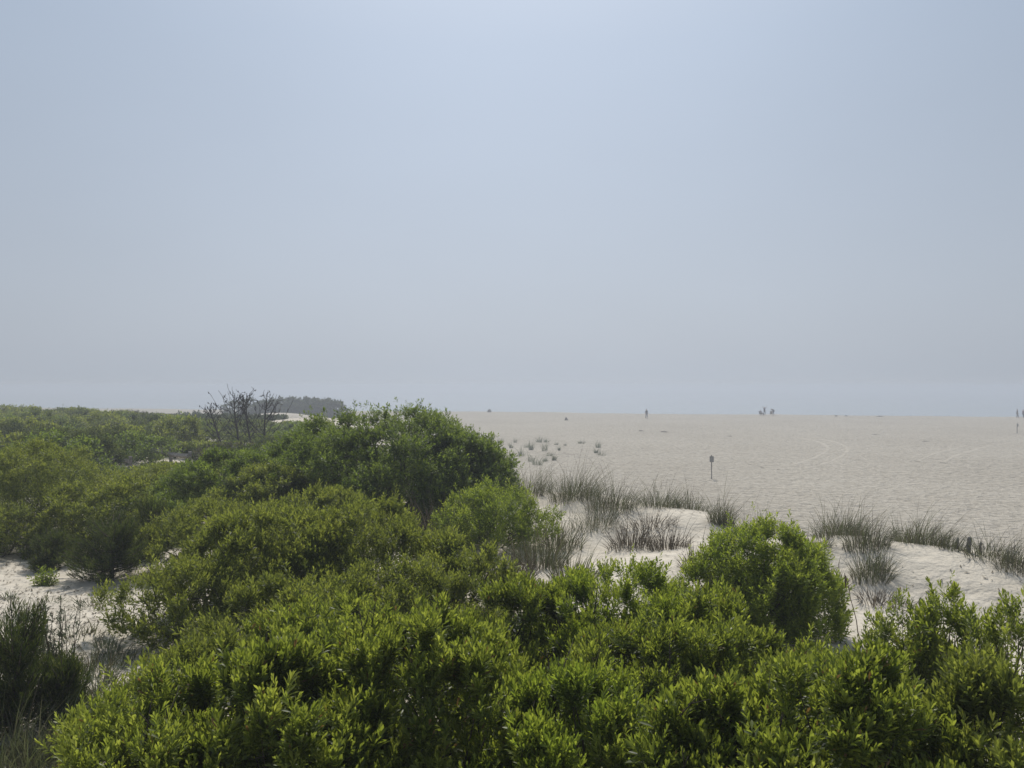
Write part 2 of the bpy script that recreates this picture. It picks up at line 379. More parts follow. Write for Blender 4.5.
def crown(rng, W, Dp, Ht, n_main, sub_r, dens, low=.12, up=.6, flat=1.0, ragged=.05, fill=.22, gap=2.3):
    """main lobes -> knobs -> shoot tips; returns mains, knobs, P, A, per-shoot age"""
    mains = []
    for k in range(n_main):
        if k == 0: c = np.array([0, 0, Ht * .52]); s = .74
        else:
            a = 2 * math.pi * (k + rng.uniform(-.3, .3)) / max(n_main - 1, 1)
            q = rng.uniform(.45, .72); s = rng.uniform(.42, .62)
            c = np.array([math.cos(a) * q * W * .5, math.sin(a) * q * Dp * .5, Ht * rng.uniform(.34, .55)])
        r = np.array([W * .5 * s, Dp * .5 * s, Ht * .48 * (s * .4 + .6) * flat])
        if k: r[2] = min(r[2], (Ht * rng.uniform(.78, .98) - c[2]))
        mains.append((c, r))
    if low < .2:      # skirt of low lobes, foliage down to the ground
        ns = n_main + 1
        for k in range(ns):
            a = 2 * math.pi * (k + rng.uniform(-.3, .3)) / ns; q = rng.uniform(.55, .76); s = rng.uniform(.34, .46)
            mains.append((np.array([math.cos(a) * q * W * .5, math.sin(a) * q * Dp * .5, Ht * rng.uniform(.2, .34)]), np.array([W * .5 * s, Dp * .5 * s, Ht * .27])))
    knobs = []
    for i, (c, r) in enumerate(mains):
        area = 4 * math.pi * ((r[0] * r[1]) ** 1.6 / 3 + (r[0] * r[2]) ** 1.6 / 3 + (r[1] * r[2]) ** 1.6 / 3) ** (1 / 1.6)
        m = max(6, int(area * .75 / (sub_r * sub_r * gap)))
        d = rand_dirs(rng, m, -.62)
        p = c + r * d * rng.uniform(.82, 1.04, m)[:, None]
        keep = p[:, 2] > low * Ht
        for j, (c2, r2) in enumerate(mains):
            if j != i: keep &= (((p - c2) / r2) ** 2).sum(1) > .74
        nrm = unit(d / r)
        for q, nn in zip(p[keep], nrm[keep]): knobs.append((q, nn, i))
    K = np.array([k[0] for k in knobs]); KN = np.array([k[1] for k in knobs]); KI = np.array([k[2] for k in knobs])
    kr = sub_r * rng.uniform(.6, 1.25, len(K))
    per = np.maximum(3, rng.poisson(dens * 3.4 * kr * kr * math.pi))
    idx = np.repeat(np.arange(len(K)), per)
    d = unit(rand_dirs(rng, len(idx)) + KN[idx] * .75 + np.array([0, 0, .35]))
    P = K[idx] + d * (kr[idx] * rng.uniform(.4, .95, len(idx)))[:, None]
    A = unit(d * .55 + np.array([0, 0, up]) + rng.normal(0, .22, P.shape))
    P = P + A * np.abs(rng.normal(0, ragged, len(P)))[:, None]
    kage = rng.normal(.5, .10, len(K))
    age = kage[idx] + rng.normal(0, .10, len(idx)) + .10 * (A[:, 2] - .5)
    # loose inner shoots so that the crown is not a hollow shell
    vol = np.array([r.prod() for c, r in mains]); ni = int(len(P) * fill)
    mi = rng.choice(len(mains), ni, p=vol / vol.sum())
    C = np.array([m[0] for m in mains]); RR = np.array([m[1] for m in mains])
    q = C[mi] + RR[mi] * rand_dirs(rng, ni) * rng.uniform(.35, .9, ni)[:, None]
    q = q[q[:, 2] > .02]
    P = np.concatenate([P, q]); A = np.concatenate([A, unit(rng.normal(0, .5, q.shape) + np.array([0, 0, .6]))]); age = np.concatenate([age, rng.normal(.42, .1, len(q))])
    return mains, (K, KN, KI), P, A, age

def stems_for(rng, root, mains, knobs, mat, Ht, r0, n_br, sides=5, spread=.12):
    K, KN, KI = knobs
    for i, (c, r) in enumerate(mains):
        tb = Tubes()
        b = np.array([c[0] * spread + rng.normal(0, .05), c[1] * spread + rng.normal(0, .05), -.12])
        e = c + np.array([0, 0, r[2] * .2])
        mid = (b + e) / 2 + rng.normal(0, .05 * Ht, 3)
        t = np.linspace(0, 1, 6)[:, None]
        path = (1 - t) ** 2 * b + 2 * t * (1 - t) * mid + t * t * e
        tb.add(path, np.linspace(r0, r0 * .45, 6), sides)
        ids = np.where(KI == i)[0]
        if len(ids):
            for k in rng.choice(ids, min(n_br, len(ids)), replace=False):
                s = path[rng.integers(2, 6)]; q = K[k] + KN[k] * .03
                m2 = (s + q) / 2 + np.array([0, 0, -.06 * Ht]) * rng.uniform(0, 1) + rng.normal(0, .03, 3)
                tb.add((1 - t) ** 2 * s + 2 * t * (1 - t) * m2 + t * t * q, np.linspace(r0 * .42, r0 * .12, 6), 4)
        tb.build('stem', mat, root)

def shrub(name, label, cat, px, d, wpx, ytop, seed, mat, group=None, leaf=.062, wr=.30, nl=12, dens=190, detail=2, n_main=6, sub_r=.16,
          depth=None, stems=True, r0=.016, n_br=7, up=.6, low=.12, spread=(22, 72), along=.09, ragged=.05, flat=1.0, x=None, dy=None, height=None, bark='bark', sprays=0, fill=.22, twigs=0):
    rng = np.random.default_rng(seed)
    leaf = leaf * (.86 + .3 * ((seed * 37) % 10) / 10)
    gx, gy, gz = at(px, d)
    W = wpx / FPX * d
    Ht = height if height else ztop(ytop, d) - gz
    Ht = max(Ht, .3)
    Dp = depth if depth else W * .85
    root = empty(name, (gx, gy, gz), label, cat, group)
    mains, knobs, P, A, age = crown(rng, W, Dp, Ht - .04, n_main, sub_r, dens, low, up, flat, ragged, fill)
    if sprays:       # taller loose shoots standing out of the crown
        K, KN, KI = knobs
        top = np.where(K[:, 2] > Ht * .55)[0]
        for k in rng.choice(top, min(sprays, len(top)), replace=False):
            ax = unit(KN[k] * .4 + np.array([0, 0, 1]) + rng.normal(0, .18, 3)); l = rng.uniform(.10, .26 if detail == 2 else .40)
            m = rng.integers(3, 6); s = rng.uniform(.35, 1, m)
            P = np.concatenate([P, K[k] + ax * (l * s)[:, None] + rng.normal(0, .02, (m, 3))])
            A = np.concatenate([A, unit(ax + rng.normal(0, .28, (m, 3)))]); age = np.concatenate([age, rng.normal(.68, .08, m)])
    zq = np.percentile(P[:, 2], 99.6) + leaf * .6
    if zq > Ht:
        f = Ht / zq; P = P * [1, 1, f]; knobs[0][:, 2] *= f
        mains = [(c_ * [1, 1, f], r_ * [1, 1, f]) for c_, r_ in mains]
    V, F, T = leaves_mesh(rng, P, A, nl, leaf, wr, detail, spread, along, age)
    mesh_obj('foliage', V, F, mat, root, T, smooth=(detail == 2))
    K, KN, KI = knobs
    for k in (rng.choice(len(K), min(twigs, len(K)), replace=False) if twigs else ()):
        ax = unit(KN[k] * .5 + np.array([0, 0, .9]) + rng.normal(0, .3, 3)); l = rng.uniform(.16, .34)
        s0 = K[k] - ax * .2; tw = Tubes(); tw.add(np.array([s0, s0 + ax * (l * .6 + .1) + rng.normal(0, .02, 3), s0 + ax * (l + .2) + rng.normal(0, .03, 3)]), np.array([.006, .0045, .002]), 4)
        for _ in range(3):
            q = s0 + ax * rng.uniform(.18, l + .16); tw.add(np.array([q, q + unit(ax + rng.normal(0, .7, 3)) * rng.uniform(.05, .13)]), np.array([.0035, .0015]), 4)
        tw.build('dead_twig', M['deadwood'], root)
    if stems: stems_for(rng, root, mains, knobs, M[bark], Ht, r0, n_br)
    return root

def juniper(name, label, px, d, wpx, ytop, seed, n_plume=60, group=None, mat='cedar'):
    """feathery evergreen: upswept plumes covered in tiny needle sprays"""
    rng = np.random.default_rng(seed)
    gx, gy, gz = at(px, d); W = wpx / FPX * d; Ht = ztop(ytop, d) - gz
    root = empty(name, (gx, gy, gz), label, 'shrub', group)
    tb = Tubes(); t = np.linspace(0, 1, 6)[:, None]
    tb.add(np.array([0, 0, -.1]) + t * np.array([.03, 0, Ht * .85]), np.linspace(.035, .008, 6), 6)
    Ps, As = [], []
    for k in range(n_plume):
        h = rng.uniform(.04, .8); a = rng.uniform(0, 6.28)
        reach = W * .5 * (1 - h * .72) * rng.uniform(.6, 1.08)
        s = np.array([.03 * h, 0, Ht * .85 * h - .02])
        e = np.array([math.cos(a) * reach, math.sin(a) * reach, min(Ht * (h + rng.uniform(.10, .30)), Ht)])
        m = (s + e) / 2 + np.array([0, 0, -.10 * Ht])
        path = (1 - t) ** 2 * s + 2 * t * (1 - t) * m + t * t * e
        tb.add(path, np.linspace(.011, .003, 6), 4)
        q = np.linspace(.25, 1, int(16 + reach * 34))[:, None]
        ctr = (1 - q) ** 2 * s + 2 * q * (1 - q) * m + q * q * e
        tang = unit(2 * (1 - q) * (m - s) + 2 * q * (e - m))
        for rep in range(2):
            side = unit(rng.normal(0, 1, ctr.shape)) * (.10 * (1.1 - q) + .025)
            Ps.append(ctr + side); As.append(unit(tang * 1.1 + side * 7 + np.array([0, 0, .45]) + rng.normal(0, .15, ctr.shape)))
    P = np.concatenate(Ps); A = np.concatenate(As)
    V, F, T = leaves_mesh(rng, P, A, 7, .055, .13, 0, (8, 38), .07, rng.normal(.45, .18, len(P)))
    mesh_obj('foliage', V, F, M[mat], root, T)
    tb.build('trunk', M['bark'], root)
    return root

FG = 'bayberry shrubs crowding the bottom of the view'
# --- nearest row of bayberry
near = [
 (158, 4.0, 190, 668, 'bright green bayberry shrub at the lower left, next to the weedy sand', 8),
 (285, 4.1, 250, 640, 'leafy bayberry shrub with dark hollows beneath, just right of the lower left one', 0),
 (430, 4.5, 235, 600, 'domed bayberry shrub forming the tallest mound of the nearest row', 6),
 (585, 4.0, 235, 662, 'bayberry shrub filling the middle of the bottom edge', 0),
 (715, 3.7, 225, 672, 'bayberry shrub right of the middle of the bottom edge', 4),
 (850, 3.4, 230, 645, 'large leaved bayberry shrub with bare stalks showing at the lower right', 10),
 (1000, 3.4, 220, 655, 'bayberry shrub cut by the lower right corner', 8),
]
for k, (px, d, w, yt, lab, sp) in enumerate(near):
    shrub('bayberry_shrub', lab, 'shrub', px, d, w, yt, 100 + k, M[('bay', 'bay', 'bay', 'bright', 'bay', 'bay', 'bay_mid')[k]], FG, twigs=7, leaf=.058, wr=.27, nl=17, dens=150, n_main=6, sub_r=.125, spread=(10, 66), up=.95, along=.13, sprays=sp + 6, n_br=9, ragged=.045)
row2 = [
 (215, 5.6, 180, 628, 'bayberry shrub in the second row, beside the patch of weedy sand', 4),
 (335, 6.2, 190, 598, 'bayberry shrub behind the tallest mound, towards the left thicket', 6),
 (512, 6.2, 130, 578, 'narrow bayberry shrub with a single upright leafy top before the gap', 9),
 (624, 6.4, 180, 556, 'broad light green bayberry shrub before the pale dune hollow', 8),
 (715, 5.9, 170, 588, 'bayberry shrub in front of the round green bush on the dune', 6),
 (825, 5.0, 190, 648, 'low bayberry shrub below the bare leaning stick', 5),
 (640, 5.2, 230, 612, 'bayberry shrub between the two bottom rows, right of the middle', 4),
]
for k, (px, d, w, yt, lab, sp) in enumerate(row2):
    shrub('bayberry_shrub', lab, 'shrub', px, d, w, yt, 140 + k, M[('bay_mid', 'bay', 'bay', 'bright', 'bay', 'bay', 'bay')[k]], FG, twigs=5, leaf=.058, wr=.27, nl=15, dens=140, n_main=6, sub_r=.135, spread=(10, 66), up=.95, along=.13, sprays=sp + 4, n_br=8, ragged=.045)
# open, leggy bayberry against the sand on the right
for k, (px, d, w, yt, lab) in enumerate([(905, 5.4, 75, 588, 'leggy bayberry with bare forked stems against the pale sand'),
                                         (950, 5.2, 90, 578, 'loose bayberry with open leafy tops against the dune sand'),
                                         (1012, 4.7, 90, 590, 'loose bayberry at the right edge before the dune sand')]):
    shrub('bayberry_shrub', lab, 'shrub', px, d, w, yt, 180 + k, M['bay'], FG, leaf=.055, wr=.27, dens=60, nl=15, n_main=5, spread=(12, 62), sub_r=.08, sprays=12, n_br=14, low=.45, up=1.0, ragged=.08, r0=.012, fill=.0, along=.12)

# --- thicket in the left middle distance
TH = 'olive green shrubs of the left thicket'
thick = [
 (185, 8.2, 135, 556, 'rounded olive shrub at the edge of the left sand patch'),
 (265, 9.2, 190, 505, 'broad olive shrub at the top left of the middle thicket'),
 (360, 9.6, 180, 500, 'olive shrub in the middle of the thicket below the big dark tree'),
 (400, 7.9, 190, 553, 'olive shrub behind the tallest mound of the nearest row'),
 (462, 9.2, 95, 527, 'small dome shaped olive shrub beside the grassy hollow'),
 (290, 7.4, 170, 572, 'olive shrub low in the thicket with a brownish top'),
 (215, 11.5, 140, 498, 'olive shrub behind the thicket, right of the feathery evergreen'),
 (320, 12.2, 150, 486, 'olive shrub half hidden before the big dark tree'),
]
for k, (px, d, w, yt, lab) in enumerate(thick):
    shrub('bayberry_shrub', lab, 'shrub', px, d, w * .94, yt, 220 + k, M['bay_mid'], TH, twigs=5, leaf=.070, wr=.27, dens=95, nl=9, detail=1, n_main=5, sub_r=.18, spread=(14, 64), up=.85, along=.11, depth=w * .66 / FPX * d, sprays=16, n_br=5, ragged=.06)

# --- the big dark tree and its neighbours
def big_tree(name, label, px, d, wpx, ytop, seed, **kw):
    return shrub(name, label, 'tree', px, d, wpx, ytop, seed, M['cherry'], None, leaf=.090, wr=.36, nl=8, dens=62, detail=1, sub_r=.33, r0=.045, bark='bark', ragged=.15, **kw)
big_tree('cherry_tree', 'big dark green rounded tree, tallest thing on the dune', 400, 16, 178, 407, 300, n_main=13, low=.15, fill=.5, n_br=8, sprays=60, up=.7)
big_tree('cherry_tree', 'lower dark green tree joined to the left flank of the tallest tree', 326, 17.0, 84, 425, 301, n_main=6, low=.15, fill=.5, n_br=4, sprays=10, up=.5)
big_tree('cherry_tree', 'dark green leafy tree sloping down from the right flank of the tallest tree', 464, 15.8, 76, 428, 302, n_main=6, low=.15, fill=.5, n_br=5, sprays=12, up=.6)
shrub('bayberry_shrub', 'bright green round bush in front of the tallest tree', 'shrub', 497, 12.6, 104, 479, 310, M['bright'], None, leaf=.070, dens=95, nl=8, detail=1, n_main=5, sub_r=.17, sprays=16, n_br=6, ragged=.08, up=.85, fill=.5)
shrub('bayberry_shrub', 'bright green bush standing alone on the dune sand', 'shrub', 764, 8.3, 142, 519, 399, M['bright'], None, leaf=.064, dens=125, nl=12, detail=1, n_main=5, sub_r=.14, sprays=44, n_br=10, low=.06, ragged=.085, up=.9, fill=.5, along=.12)
shrub('bayberry_shrub', 'dark leaved small shrub in the gap before the grassy hollow', 'shrub', 545, 7.9, 42, 572, 312, M['cherry'], None, leaf=.06, dens=90, nl=8, detail=1, n_main=4, sub_r=.10, sprays=6, n_br=8)
shrub('twiggy_shrub', 'grey half bare shrub on the right flank of the tallest tree', 'shrub', 488, 16.6, 48, 443, 313, M['grey_leaf'], None, leaf=.05, dens=35, nl=5, detail=1, n_main=5, sub_r=.17, sprays=20, n_br=26, up=.9, r0=.02)

# --- left side
H = 'shrubs on the left beyond the sand patch'
shrub('bayberry_shrub', 'large rounded green shrub at the left edge beyond the sand', 'shrub', 24, 14.0, 150, 440, 320, M['bay_mid'], H, leaf=.07, dens=90, nl=7, detail=1, n_main=9, sub_r=.24, sprays=10, n_br=5, low=.05, fill=.45)
shrub('bayberry_shrub', 'green shrub sloping down right of the large one at the left edge', 'shrub', 98, 13.0, 110, 476, 321, M['bay_mid'], H, leaf=.07, dens=90, nl=7, detail=1, n_main=6, sub_r=.22, sprays=8, n_br=5, low=.05, fill=.45)
shrub('bayberry_shrub', 'green shrub cut by the left edge above the sand patch', 'shrub', -8, 12.2, 80, 500, 322, M['bay_mid'], H, leaf=.07, dens=90, nl=7, detail=1, n_main=5, sub_r=.2, n_br=5, low=.05, fill=.45)
juniper('juniper', 'dark spreading juniper at the back of the left sand patch', 112, 11.0, 120, 515, 330, 80)
juniper('juniper', 'small dark juniper left of the spreading one, behind the sand', 52, 11.6, 70, 528, 331, 45)
juniper('juniper', 'upright dark juniper in the lower left corner', 14, 5.9, 105, 598, 332, 62)
juniper('juniper', 'short juniper leaning out right of the upright corner one', 62, 6.0, 66, 652, 333, 45)
juniper('juniper', 'dark juniper standing between the left shrubs and the thicket', 150, 12.4, 60, 490, 334, 50)
shrub('young_shrub', 'low yellow green bush at the foot of the spreading juniper', 'shrub', 46, 10.5, 13, 564, 335, M['bright'], None, leaf=.055, dens=110, nl=7, detail=1, n_main=3, sub_r=.07, n_br=3, r0=.008)
shrub('bayberry_shrub', 'shadowy green shrub in the dip between left shrubs and thicket', 'shrub', 158, 13.5, 70, 492, 336, M['cherry'], H, leaf=.07, dens=80, nl=7, detail=1, n_main=5, sub_r=.2, n_br=4)
shrub('bayberry_shrub', 'bluish green shrub left of the lower dark tree', 'shrub', 235, 15.8, 130, 448, 337, M['cherry'], H, leaf=.075, dens=75, nl=7, detail=1, n_main=7, sub_r=.24, n_br=4)
shrub('bayberry_shrub', 'green shrub in front of the lower dark tree', 'shrub', 275, 14.6, 110, 462, 338, M['bay_mid'], H, leaf=.075, dens=75, nl=7, detail=1, n_main=6, sub_r=.22, n_br=4)
shrub('bayberry_shrub', 'round green shrub below the second length of grey rail', 'shrub', 170, 17.5, 95, 462, 339, M['bay_mid'], H, leaf=.075, dens=75, nl=7, detail=1, n_main=6, sub_r=.22, n_br=4)

# --- shrub field rolling away to the horizon on the left
rf = np.random.default_rng(77)
hx = [-60, 0, 50, 75, 110, 150, 180, 205, 240, 300, 330]; hyy = [403, 403, 402, 405, 408, 412, 415, 418, 419, 421, 422]
bands = [((17.5, 24), 'low green shrub in the near part of the left shrub field', 'near shrubs of the left field', 30),
         ((24, 36), 'olive green shrub in the middle of the left shrub field', 'middle shrubs of the left field', 40),
         ((36, 52), 'hazy green shrub on the back slope of the left shrub field', 'back shrubs of the left field', 45),
         ((52, 66), 'hazy dark shrub along the skyline of the left shrub field', 'skyline shrubs of the left field', 32)]
placed = []
RAILS = [(112, 24.0), (168, 25.0)]
for (d0, d1), lab, grp, want in bands:
    got = tries = 0
    while got < want and tries < 900:
        tries += 1
        d = rf.uniform(d0, d1); px = rf.uniform(-45, 330)
        gx, gy, gz = at(px, d)
        if float(crest_dist(np.array([gx]), np.array([gy]))[0]) > -1.2: continue
        W = rf.uniform(1.5, 3.4) * (1 + d / 80)
        if any(math.hypot(gx - a, gy - b) < (W + w) * .345 for a, b, w in placed): continue
        if any(abs(px - rp) < 34 and rd - 1.5 < d < rd + 1.3 for rp, rd in RAILS): continue
        lim = ztop(float(np.interp(px, hx, hyy)), d) - gz
        for (rp, rd), ry in zip(RAILS, (464, 459)):
            if abs(px - rp) < 44 and d < rd: lim = min(lim, ztop(ry, d) - gz)
        if 185 < px < 310: lim = min(lim, ztop(440 if d < 32.5 else 430 if d < 41 else 417, d) - gz)
        h = min(rf.uniform(.6, 1.65), lim * rf.uniform(.84, 1.0))
        if h < .25 or (185 < px < 310 and 41 < d and h < .18): continue
        W = min(W, h * 3.4)
        far = d > 36
        shrub('dune_shrub', lab, 'shrub', px, d, W * FPX / d, 0, 4000 + len(placed), M[str(rf.choice(['field', 'bay_mid', 'cherry', 'cedar', 'twiggy'], p=[.42, .2, .16, .14, .08]))], grp,
              leaf=.15 if far else .11, wr=.5, nl=5, dens=15 if far else 30, detail=0, n_main=4 if far else 5, sub_r=.33 if far else .24, depth=W * .7, sprays=10, height=h,
              stems=not far, n_br=2, r0=.02, low=.02, ragged=.1, spread=(25, 85), along=.12)
        placed.append((gx, gy, W)); got += 1

# --- far line of trees and scrub in the fog
FB = 'fogbound shrubs on the far dune'
for k, (px, d, w, yt) in enumerate([(255, 124, 40, 398), (283, 126, 44, 397), (308, 124, 36, 397), (327, 123, 30, 398)]):
    shrub('dune_tree', ['leftmost fog grey tree of the clump on the far dune', 'fog grey tree second from the left in the far clump', 'fog grey tree third from the left in the far clump',
                       'rightmost fog grey tree of the clump on the far dune'][k], 'tree', px, d, w * 1.25, yt, 500 + k, M['far_leaf'], FB, leaf=.42, wr=.6, nl=5, dens=3.2, detail=0, n_main=7,
          sub_r=.6, r0=.08, n_br=3, low=.0, ragged=.2, along=.3, depth=5)
for k, (px, d, w, yt) in enumerate([(172, 96, 26, 413), (190, 98, 30, 411), (205, 97, 22, 413), (152, 94, 24, 413), (222, 92, 30, 417), (240, 90, 26, 418), (262, 89, 24, 419), (205, 84, 24, 419), (185, 82, 28, 419), (196, 64, 34, 415), (214, 61, 34, 417), (232, 65, 30, 416), (250, 60, 34, 419), (268, 62, 30, 421), (180, 66, 30, 414), (204, 57, 30, 420), (240, 56, 30, 423), (198, 74, 34, 417), (216, 76, 34, 417), (234, 75, 34, 417), (252, 77, 34, 417), (206, 70, 34, 419), (226, 71, 34, 419), (246, 70, 34, 420), (270, 74, 30, 420)]):
    shrub('scrub_bush', 'faint grey scrub in the fog around and behind the dead trees', 'shrub', px, d, w * 1.2, yt, 520 + k, M['far_leaf'], 'faint scrub around the dead trees', leaf=.3, wr=.6, nl=5, dens=5, detail=0, n_main=5,
          sub_r=.45, stems=False, low=.0, ragged=.15, along=.25)

# ------------------------------------------------------------------ dead trees
def dead_tree(label, px, d, ytop, seed, lean=0.0, wide=.8, group='dead pines rising from the shrubs'):
    rng = np.random.default_rng(seed)
    gx, gy, gz = at(px, d); Ht = ztop(ytop, d) - gz
    root = empty('dead_pine', (gx, gy, gz), label, 'tree', group)
    tr = Tubes(); n = 12; t = np.linspace(0, 1, n)
    path = np.stack([lean * t * Ht + .05 * np.sin(t * 5 + seed), .04 * np.cos(t * 4), t * Ht - .1 * (1 - t)], 1)
    tr.add(path, .042 * (1 - t) ** .8 + .012, 6); tr.build('trunk', M['deadwood'], root)
    for k in range(24):
        f = rng.uniform(.18, .95); i = int(f * (n - 1)); s = path[i]
        a = rng.uniform(0, 6.28); l = wide * (1.12 - f) * rng.uniform(.55, 1.1) + .1
        u = np.linspace(0, 1, 7)
        dirn = np.array([math.cos(a), math.sin(a), 0])
        b = s + dirn * (l * u)[:, None] + np.array([0, 0, 1.0]) * (l * (.45 * u + .75 * u ** 2))[:, None] + rng.normal(0, .012, (7, 3))
        br = Tubes(); br.add(b, np.linspace(.018, .008, 7), 4)
        for _ in range(4):
            j = rng.integers(2, 7); q = b[j]; e = q + unit(rng.normal(0, 1, 3) * .6 + dirn * .5 + np.array([0, 0, .8])) * rng.uniform(.1, .30)
            br.add(np.array([q, (q + e) / 2 + rng.normal(0, .015, 3), e]), np.array([.011, .009, .007]), 4)
            if rng.uniform() < .45:
                c = q + (e - q) * rng.uniform(.3, 1)
                br.add(np.array([c + [0, 0, -.045], c + [0, 0, -.02], c + [0, 0, .015], c + [0, 0, .045]]), np.array([.006, .022, .02, .004]), 5)
        br.build('branch', M['deadwood'], root)
dead_tree('bare dead pine, tallest and leftmost of the three trunks on the skyline', 237, 33, 393, 1, -.03, 1.5)
dead_tree('slender bare dead pine, middle one of the three trunks', 250, 33.5, 393, 2, -.07, .55)
dead_tree('bare dead pine on the right of the three trunks', 265, 33, 395, 3, .02, 1.3)
dead_tree('low leaning bare pine at the left foot of the dead trees', 224, 33.5, 407, 4, -.42, .8)

# ------------------------------------------------------------------ grasses
def blades(rng, n, rad, Hm, bend, w=.007, lean=(0, 0), ell=(1, 1), hvar=.35):
    r = rad * np.sqrt(rng.uniform(0, 1, n)); a = rng.uniform(0, 6.28, n)
    B = np.stack([r * np.cos(a) * ell[0], r * np.sin(a) * ell[1], np.full(n, -.03)], 1)
    h = Hm * np.clip(.28 + rng.gamma(2.0, .15, n) * (hvar / .35), .2, 1.35) * (1 - .35 * (r / rad) ** 2)
    out = rng.uniform(0, 6.28, n); b = bend * np.abs(rng.normal(.55, .35, n)) * h
    dv = np.stack([np.cos(out) * b + lean[0] * h, np.sin(out) * b * .8 + lean[1] * h, np.zeros(n)], 1)
    fan = np.stack([B[:, 0], B[:, 1], 0 * r], 1) * 1.2
    sa = rng.uniform(0, 3.14, n); S = np.stack([np.cos(sa), np.sin(sa), 0 * sa], 1) * w * .5
    pts = []
    for u, ww in ((0, 1.0), (.35, 1.0), (.7, .75), (1.0, .12)):
        c = B + (dv + fan * .5) * (u ** 1.9) + np.array([0, 0, 1.0]) * (h * (u - .18 * bend * u * u))[:, None]
        pts += [c - S * ww, c + S * ww]
    V = np.stack(pts, 1).reshape(-1, 3)
    T = np.array([[0, 1, 3, 2], [2, 3, 5, 4], [4, 5, 7, 6]])
    F = (np.arange(n)[:, None, None] * 8 + T[None]).reshape(-1, 4)
    return V, F

def grass(label, px, d, wpx, hpx, seed, n=260, mat='grass', group='beach grass clumps along the dune crest', bend=.62, lean=(.08, 0), name='beach_grass', dry=.25, stalks=0, cat='grass', pos=None, w=.006):
    rng = np.random.default_rng(seed)
    gx, gy, gz = pos if pos else at(px, d)
    rad = wpx / FPX * d * .55; Hm = hpx / FPX * d * 1.1
    if name == 'beach_grass' and w < .01: n = int(n * 1.4)
    if name == 'dune_weed': n = int(n * .8)
    root = empty(name, (gx, gy, gz), label, cat, group)
    V, F = blades(rng, n, rad, Hm, bend, w, lean, (1, .7))
    # seat every blade on the ground beneath it
    z = surf(V[::8, 0] + gx, V[::8, 1] + gy) - gz
    V[:, 2] += np.repeat(z, 8)
    t = np.clip(np.where(rng.uniform(0, 1, n) < dry, rng.uniform(0, .2, n), rng.normal(.55, .15, n)), 0, 1)
    mesh_obj('blades', V, F, M[mat], root, np.repeat(t, 8))
    if stalks:
        V, F = blades(rng, stalks, rad, Hm * 1.7, .22, w * .7, (lean[0] * 1.6, lean[1]), (1, .7), .3)
        z = surf(V[::8, 0] + gx, V[::8, 1] + gy) - gz; V[:, 2] += np.repeat(z, 8)
        mesh_obj('dry_stalks', V, F, M['dry'], root, np.repeat(np.clip(rng.normal(.4, .2, stalks), 0, 1), 8))
    return root

G = [  # px, d, width px, height px, blades, label
 (497, 16.4, 40, 45, 220, 'dark beach grass clump at the right foot of the tallest tree', 8),
 (532, 16.0, 38, 42, 240, 'beach grass clump between the tallest tree and the dune hollow', 8),
 (575, 15.2, 48, 46, 420, 'dense dark beach grass clump left on the dune crest', 10),
 (612, 14.4, 46, 44, 360, 'bushy beach grass clump on the crest above the pale dune hollow', 8),
 (596, 13.6, 44, 36, 220, 'brownish beach grass in the dune hollow below the crest clumps', 6),
 (658, 14.6, 42, 34, 280, 'beach grass clump on the crest right of the pale dune hollow', 8),
 (690, 14.4, 30, 30, 150, 'thin beach grass clump below the sign on the beach', 6),
 (721, 13.4, 24, 42, 260, 'narrow dark beach grass tuft above the lone bright bush', 8),
 (758, 13.0, 40, 32, 180, 'beach grass clump just behind the lone bright bush', 9),
 (842, 11.8, 50, 42, 330, 'full beach grass clump right of the lone bright bush', 12),
 (866, 11.0, 40, 42, 300, 'beach grass clump spilling down the sand beside the full clump', 9),
 (922, 11.3, 52, 40, 340, 'beach grass clump with long wind blown stalks on the right crest', 26),
 (950, 10.8, 26, 30, 110, 'thin beach grass before the short grey posts', 6),
 (990, 10.4, 42, 36, 190, 'beach grass clump among the short grey posts', 8),
 (1020, 10.0, 40, 44, 220, 'beach grass clump at the right edge of the dune', 10),
]
for k, (px, d, w, h, n, lab, st) in enumerate(G):
    grass(lab, px, d, w, h, 600 + k, n, stalks=st, lean=(.22 if px > 880 else .12, 0), dry=.45)
GH = 'sparse grey weeds on the dune sand'
G2 = [(808, 11.2, 40, 30, 200, 'beach grass clump touching the right side of the lone bright bush', 6), (872, 10.3, 36, 44, 260, 'beach grass clump lowest on the right dune sand', 8), (905, 11.6, 26, 26, 120, 'small beach grass clump between the two full right clumps', 6)]
for k, (px, d, w, h, n, lab, st) in enumerate(G2): grass(lab, px, d, w, h, 660 + k, n, stalks=st, dry=.35)
D2 = [(632, 12.6, 44, 34, 330, 'dusty brown weed patch on the pale dune hollow'), (668, 12.2, 36, 32, 280, 'dusty brown weed patch right in the dune hollow'),
      (700, 10.6, 34, 36, 260, 'grey weed patch at the left foot of the lone bright bush'), (560, 12.8, 40, 44, 306, 'tall grey weeds left in the dune hollow'),
      (540, 11.2, 50, 52, 468, 'mixed tall weeds right of the bright round bush'), (510, 10.4, 46, 44, 432, 'brown weeds at the foot of the bright round bush'),
      (572, 10.2, 40, 46, 360, 'dark weeds at the near lip of the dune hollow'), (832, 10.2, 30, 30, 120, 'grey weeds at the right foot of the lone bright bush'),
      (876, 9.8, 34, 22, 160, 'sparse weeds on the sand below the right grass clumps'), (900, 9.6, 30, 16, 110, 'tiny dry weeds on the open right sand'),
      (1000, 8.8, 44, 30, 120, 'grey weeds on the sand at the right edge'), (650, 13.4, 44, 22, 220, 'short weeds on the pale hump of the dune')]
for k, (px, d, w, h, n, lab) in enumerate(D2):
    grass(lab, px, d, w, h, 700 + k, n, 'dry' if k not in (3, 4, 6) else 'grass', GH, .3, name='dune_weed', dry=.45, cat='weed', w=.009)
